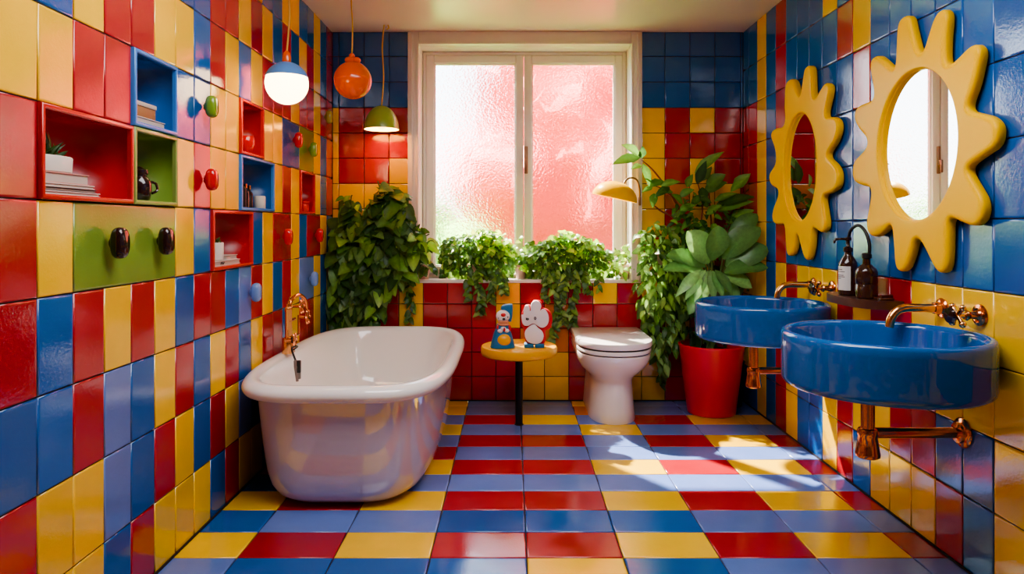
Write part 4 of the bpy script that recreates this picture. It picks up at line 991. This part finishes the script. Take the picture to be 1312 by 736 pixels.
# blue niche: books and a wooden box
y0, y1, z0, z1 = NIC[1]; zz = z0
zz = book(y0 + .03, y0 + .205, nx0, nx1, zz, .022, 'white_cover', 'pale book lying in the blue niche under the wooden box', 'books in the blue niche')
c3 = Vector(((nx0 + nx1) / 2, y0 + .1, zz))
t = thing('wooden_box', 'brown wooden box with a pale lid on the book in the blue niche', 'box', c3)
mb = MB(); mb.box((nx0, y0 + .032, zz), (nx1 - .01, y0 + .165, zz + .034), .003); mb.build('box_body', 'tan_cover', t)
mb = MB(); mb.box((nx0 - .0, y0 + .030, zz + .034), (nx1 - .008, y0 + .168, zz + .048), .003); mb.build('lid', 'paper', t)
# green niche: dark jar
y0, y1, z0, z1 = NIC[2]; c3 = Vector((XL - .05, y0 + .12, z0))
t = thing('dark_jar', 'dark brown glazed jar with a lid in the green niche', 'jar', c3)
mb = MB(); mb.lathe([(0, 0), (.024, 0), (.03, .006), (.035, .03), (.034, .055), (.026, .07), (.021, .076), (.021, .082), (0, .082)], c3, 30); mb.build('jar_body', 'dark_jar', t)
mb = MB(); mb.lathe([(.024, .08), (.026, .084), (.024, .094), (.01, .1), (.006, .104), (0, .105)], c3, 24); mb.build('lid', 'dark_jar', t)
mb = MB(); mb.tube([c3 + Vector((.02, .026, .06)), c3 + Vector((.028, .045, .055)), c3 + Vector((.03, .048, .035)), c3 + Vector((.024, .03, .025))], .004, 8, 4); mb.build('handle', 'dark_jar', t)
# small red niche: red cup
y0, y1, z0, z1 = NIC[3]; c3 = Vector((XL - .042, y0 + .17, z0))
t = thing('red_cup', 'rounded dark red cup in the small red niche', 'cup', c3)
mb = MB(); mb.lathe([(0, 0), (.022, 0), (.024, .006), (.018, .012), (.028, .022), (.034, .045), (.033, .07), (.028, .078), (.025, .076), (.028, .06), (.027, .04), (0, .02)], c3, 28); mb.build('cup_body', 'knob_red', t)
mb = MB(); mb.lathe([(.03, 0), (.032, .003), (.012, .004), (0, .004)], c3, 28); mb.build('saucer', 'dark_jar', t)
# blue niche with bottles
y0, y1, z0, z1 = NIC[4]
bl = [(.14, .018, .10, 'black_metal', 'tall thin dark bottle at the left in the far blue niche'), (.178, .016, .085, 'dark_jar', 'brown bottle second from left in the far blue niche'),
      (.218, .017, .065, 'black_metal', 'short dark bottle third from left in the far blue niche'), (.30, .018, .085, 'dark_jar', 'brown bottle behind the white jar in the far blue niche')]
for dy, r_, h_, m_, lb in bl:
    c3 = Vector((XL - (.05 if dy < .25 else .08), y0 + dy, z0))
    t = thing('small_bottle', lb, 'bottle', c3, 'bottles in the far blue niche')
    mb = MB(); mb.lathe([(0, 0), (r_, 0), (r_, h_ * .75), (r_ * .8, h_ * .85), (r_ * .4, h_ * .92), (r_ * .4, h_ * 1.02), (0, h_ * 1.02)], c3, 20); mb.build('bottle_body', m_, t)
    mb = MB(); mb.lathe([(r_ * .5, h_), (r_ * .5, h_ * 1.2), (0, h_ * 1.21)], c3, 16); mb.build('cap', 'copper' if m_ == 'dark_jar' else 'black', t)
c3 = Vector((XL - .032, y0 + .30, z0))
t = tag(None or MB().lathe([(0, 0), (.022, 0), (.024, .003), (.024, .052), (.021, .056), (.018, .052), (.018, .03), (0, .03)], c3, 28).build('white_jar', 'white_pot'), 'small white jar in the far blue niche beside the bottles', 'jar')
# red niche with mug and books
y0, y1, z0, z1 = NIC[5]; zz = z0
zz = book(y0 + .045, y0 + .29, nx0, nx1, zz, .018, 'white_cover', 'large white book at the bottom in the red mug niche', 'books in the red mug niche')
zz = book(y0 + .17, y0 + .275, nx0, nx1 - .006, zz, .018, 'white_cover', 'smaller white book on top in the red mug niche', 'books in the red mug niche')
mb = MB(); mb.tube([(nx1 + .0005, y0 + .10, z0 + .006), (nx1 + .0005, y0 + .11, z0 + .013), (nx1 + .0005, y0 + .12, z0 + .005), (nx1 + .0005, y0 + .13, z0 + .012)], .0015, 6, 4)
tag(mb.build('bookmark_ribbon', 'black'), 'black ribbon squiggle on the spine of the large white book', 'ribbon')
c3 = Vector((XL - .042, y0 + .125, z0 + .018))
t = thing('planted_mug', 'white mug with a tiny plant on the white book in the red mug niche', 'mug', c3)
mb = MB(); mb.lathe([(0, 0), (.024, 0), (.028, .004), (.029, .066), (.027, .069), (.025, .066), (.024, .05), (0, .05)], c3, 30); mb.build('mug_body', 'white_pot', t)
mb = MB(); mb.tube([c3 + Vector((0, .027, .055)), c3 + Vector((0, .044, .05)), c3 + Vector((0, .044, .025)), c3 + Vector((0, .027, .018))], .004, 8, 4); mb.build('handle', 'white_pot', t)
mb = MB()
for k in range(18): leaf(mb, c3 + Vector((R.uniform(-.012, .012), R.uniform(-.012, .012), .05)), Vector((R.uniform(-.4, .4), R.uniform(-.6, .6), 1)), rv(1), R.uniform(.03, .065), .014, pick(G_DARK), 'lance')
mb.build('sprigs', 'leaf', t, 180, fix=False)
# narrow red niche
y0, y1, z0, z1 = NIC[6]; c3 = Vector((XL - .045, y0 + .165, z0))
t = thing('red_tin', 'small red tin in the narrowest red niche', 'tin', c3)
mb = MB(); mb.box(c3 + Vector((-.03, -.045, 0)), c3 + Vector((.03, .045, .042)), .006); mb.build('tin_body', 'toy_red', t)
mb = MB(); mb.box(c3 + Vector((-.032, -.047, .0425)), c3 + Vector((.032, .047, .054)), .005); mb.build('lid', 'toy_red', t)

# ------------------------------------------------------------------ light
w = bpy.data.worlds.new('sky'); bpy.context.scene.world = w; w.use_nodes = True
nt = w.node_tree; bg = nt.nodes['Background']
tc = nt.nodes.new('ShaderNodeTexCoord'); sp = nt.nodes.new('ShaderNodeSeparateXYZ'); cr = nt.nodes.new('ShaderNodeValToRGB')
nt.links.new(tc.outputs['Generated'], sp.inputs[0])
mr = nt.nodes.new('ShaderNodeMapRange'); mr.inputs['From Min'].default_value = -1; nt.links.new(sp.outputs['Z'], mr.inputs['Value'])
nt.links.new(mr.outputs[0], cr.inputs['Fac']); nt.links.new(cr.outputs['Color'], bg.inputs['Color'])
cr.color_ramp.elements[0].position = .45; cr.color_ramp.elements[0].color = (.30, .26, .22, 1)
cr.color_ramp.elements[1].position = .62; cr.color_ramp.elements[1].color = (.72, .87, 1.0, 1)
e = cr.color_ramp.elements.new(.51); e.color = (.95, .95, .95, 1)
bg.inputs['Strength'].default_value = 4.4
sd = bpy.data.lights.new('sun', 'SUN'); sd.energy = 130; sd.angle = math.radians(1.2); sd.color = (1, .93, .82)
so = bpy.data.objects.new('sun', sd); C.objects.link(so); so.location = (-3, 9, 7)
so.rotation_euler = Vector((.70, -1, -1.22)).to_track_quat('-Z', 'Y').to_euler()

def point(name, loc, e_, col, r_):
    l = bpy.data.lights.new(name, 'POINT'); l.energy = e_; l.color = col; l.shadow_soft_size = r_
    o = bpy.data.objects.new(name, l); C.objects.link(o); o.location = loc

al = bpy.data.lights.new('ceiling_lamp', 'AREA'); al.shape = 'RECTANGLE'; al.size = 1.6; al.size_y = .9; al.energy = 24; al.color = (.98, .98, 1)  # added unseen area light under the ceiling to fill the room
ao = bpy.data.objects.new('ceiling_lamp', al); C.objects.link(ao); ao.location = (.1, 1.7, ZC - .02)
# ------------------------------------------------------------------ camera
cd = bpy.data.cameras.new('camera'); co = bpy.data.objects.new('camera', cd); C.objects.link(co)
co.location = (0, 0, H); co.rotation_euler = (PI / 2, 0, 0)
cd.sensor_width = 36; cd.lens = F / 1312 * 36; cd.shift_y = -(368 - HY) / 1312; cd.clip_start = .02
sc = bpy.context.scene; sc.camera = co
sc.view_settings.view_transform = 'AgX'; sc.view_settings.look = 'AgX - Medium High Contrast'; sc.view_settings.exposure = 0.68
sc.cycles.max_bounces = 10; sc.cycles.diffuse_bounces = 5; sc.cycles.glossy_bounces = 5; sc.cycles.transparent_max_bounces = 12
sc.cycles.sample_clamp_indirect = 6; sc.cycles.use_denoising = True
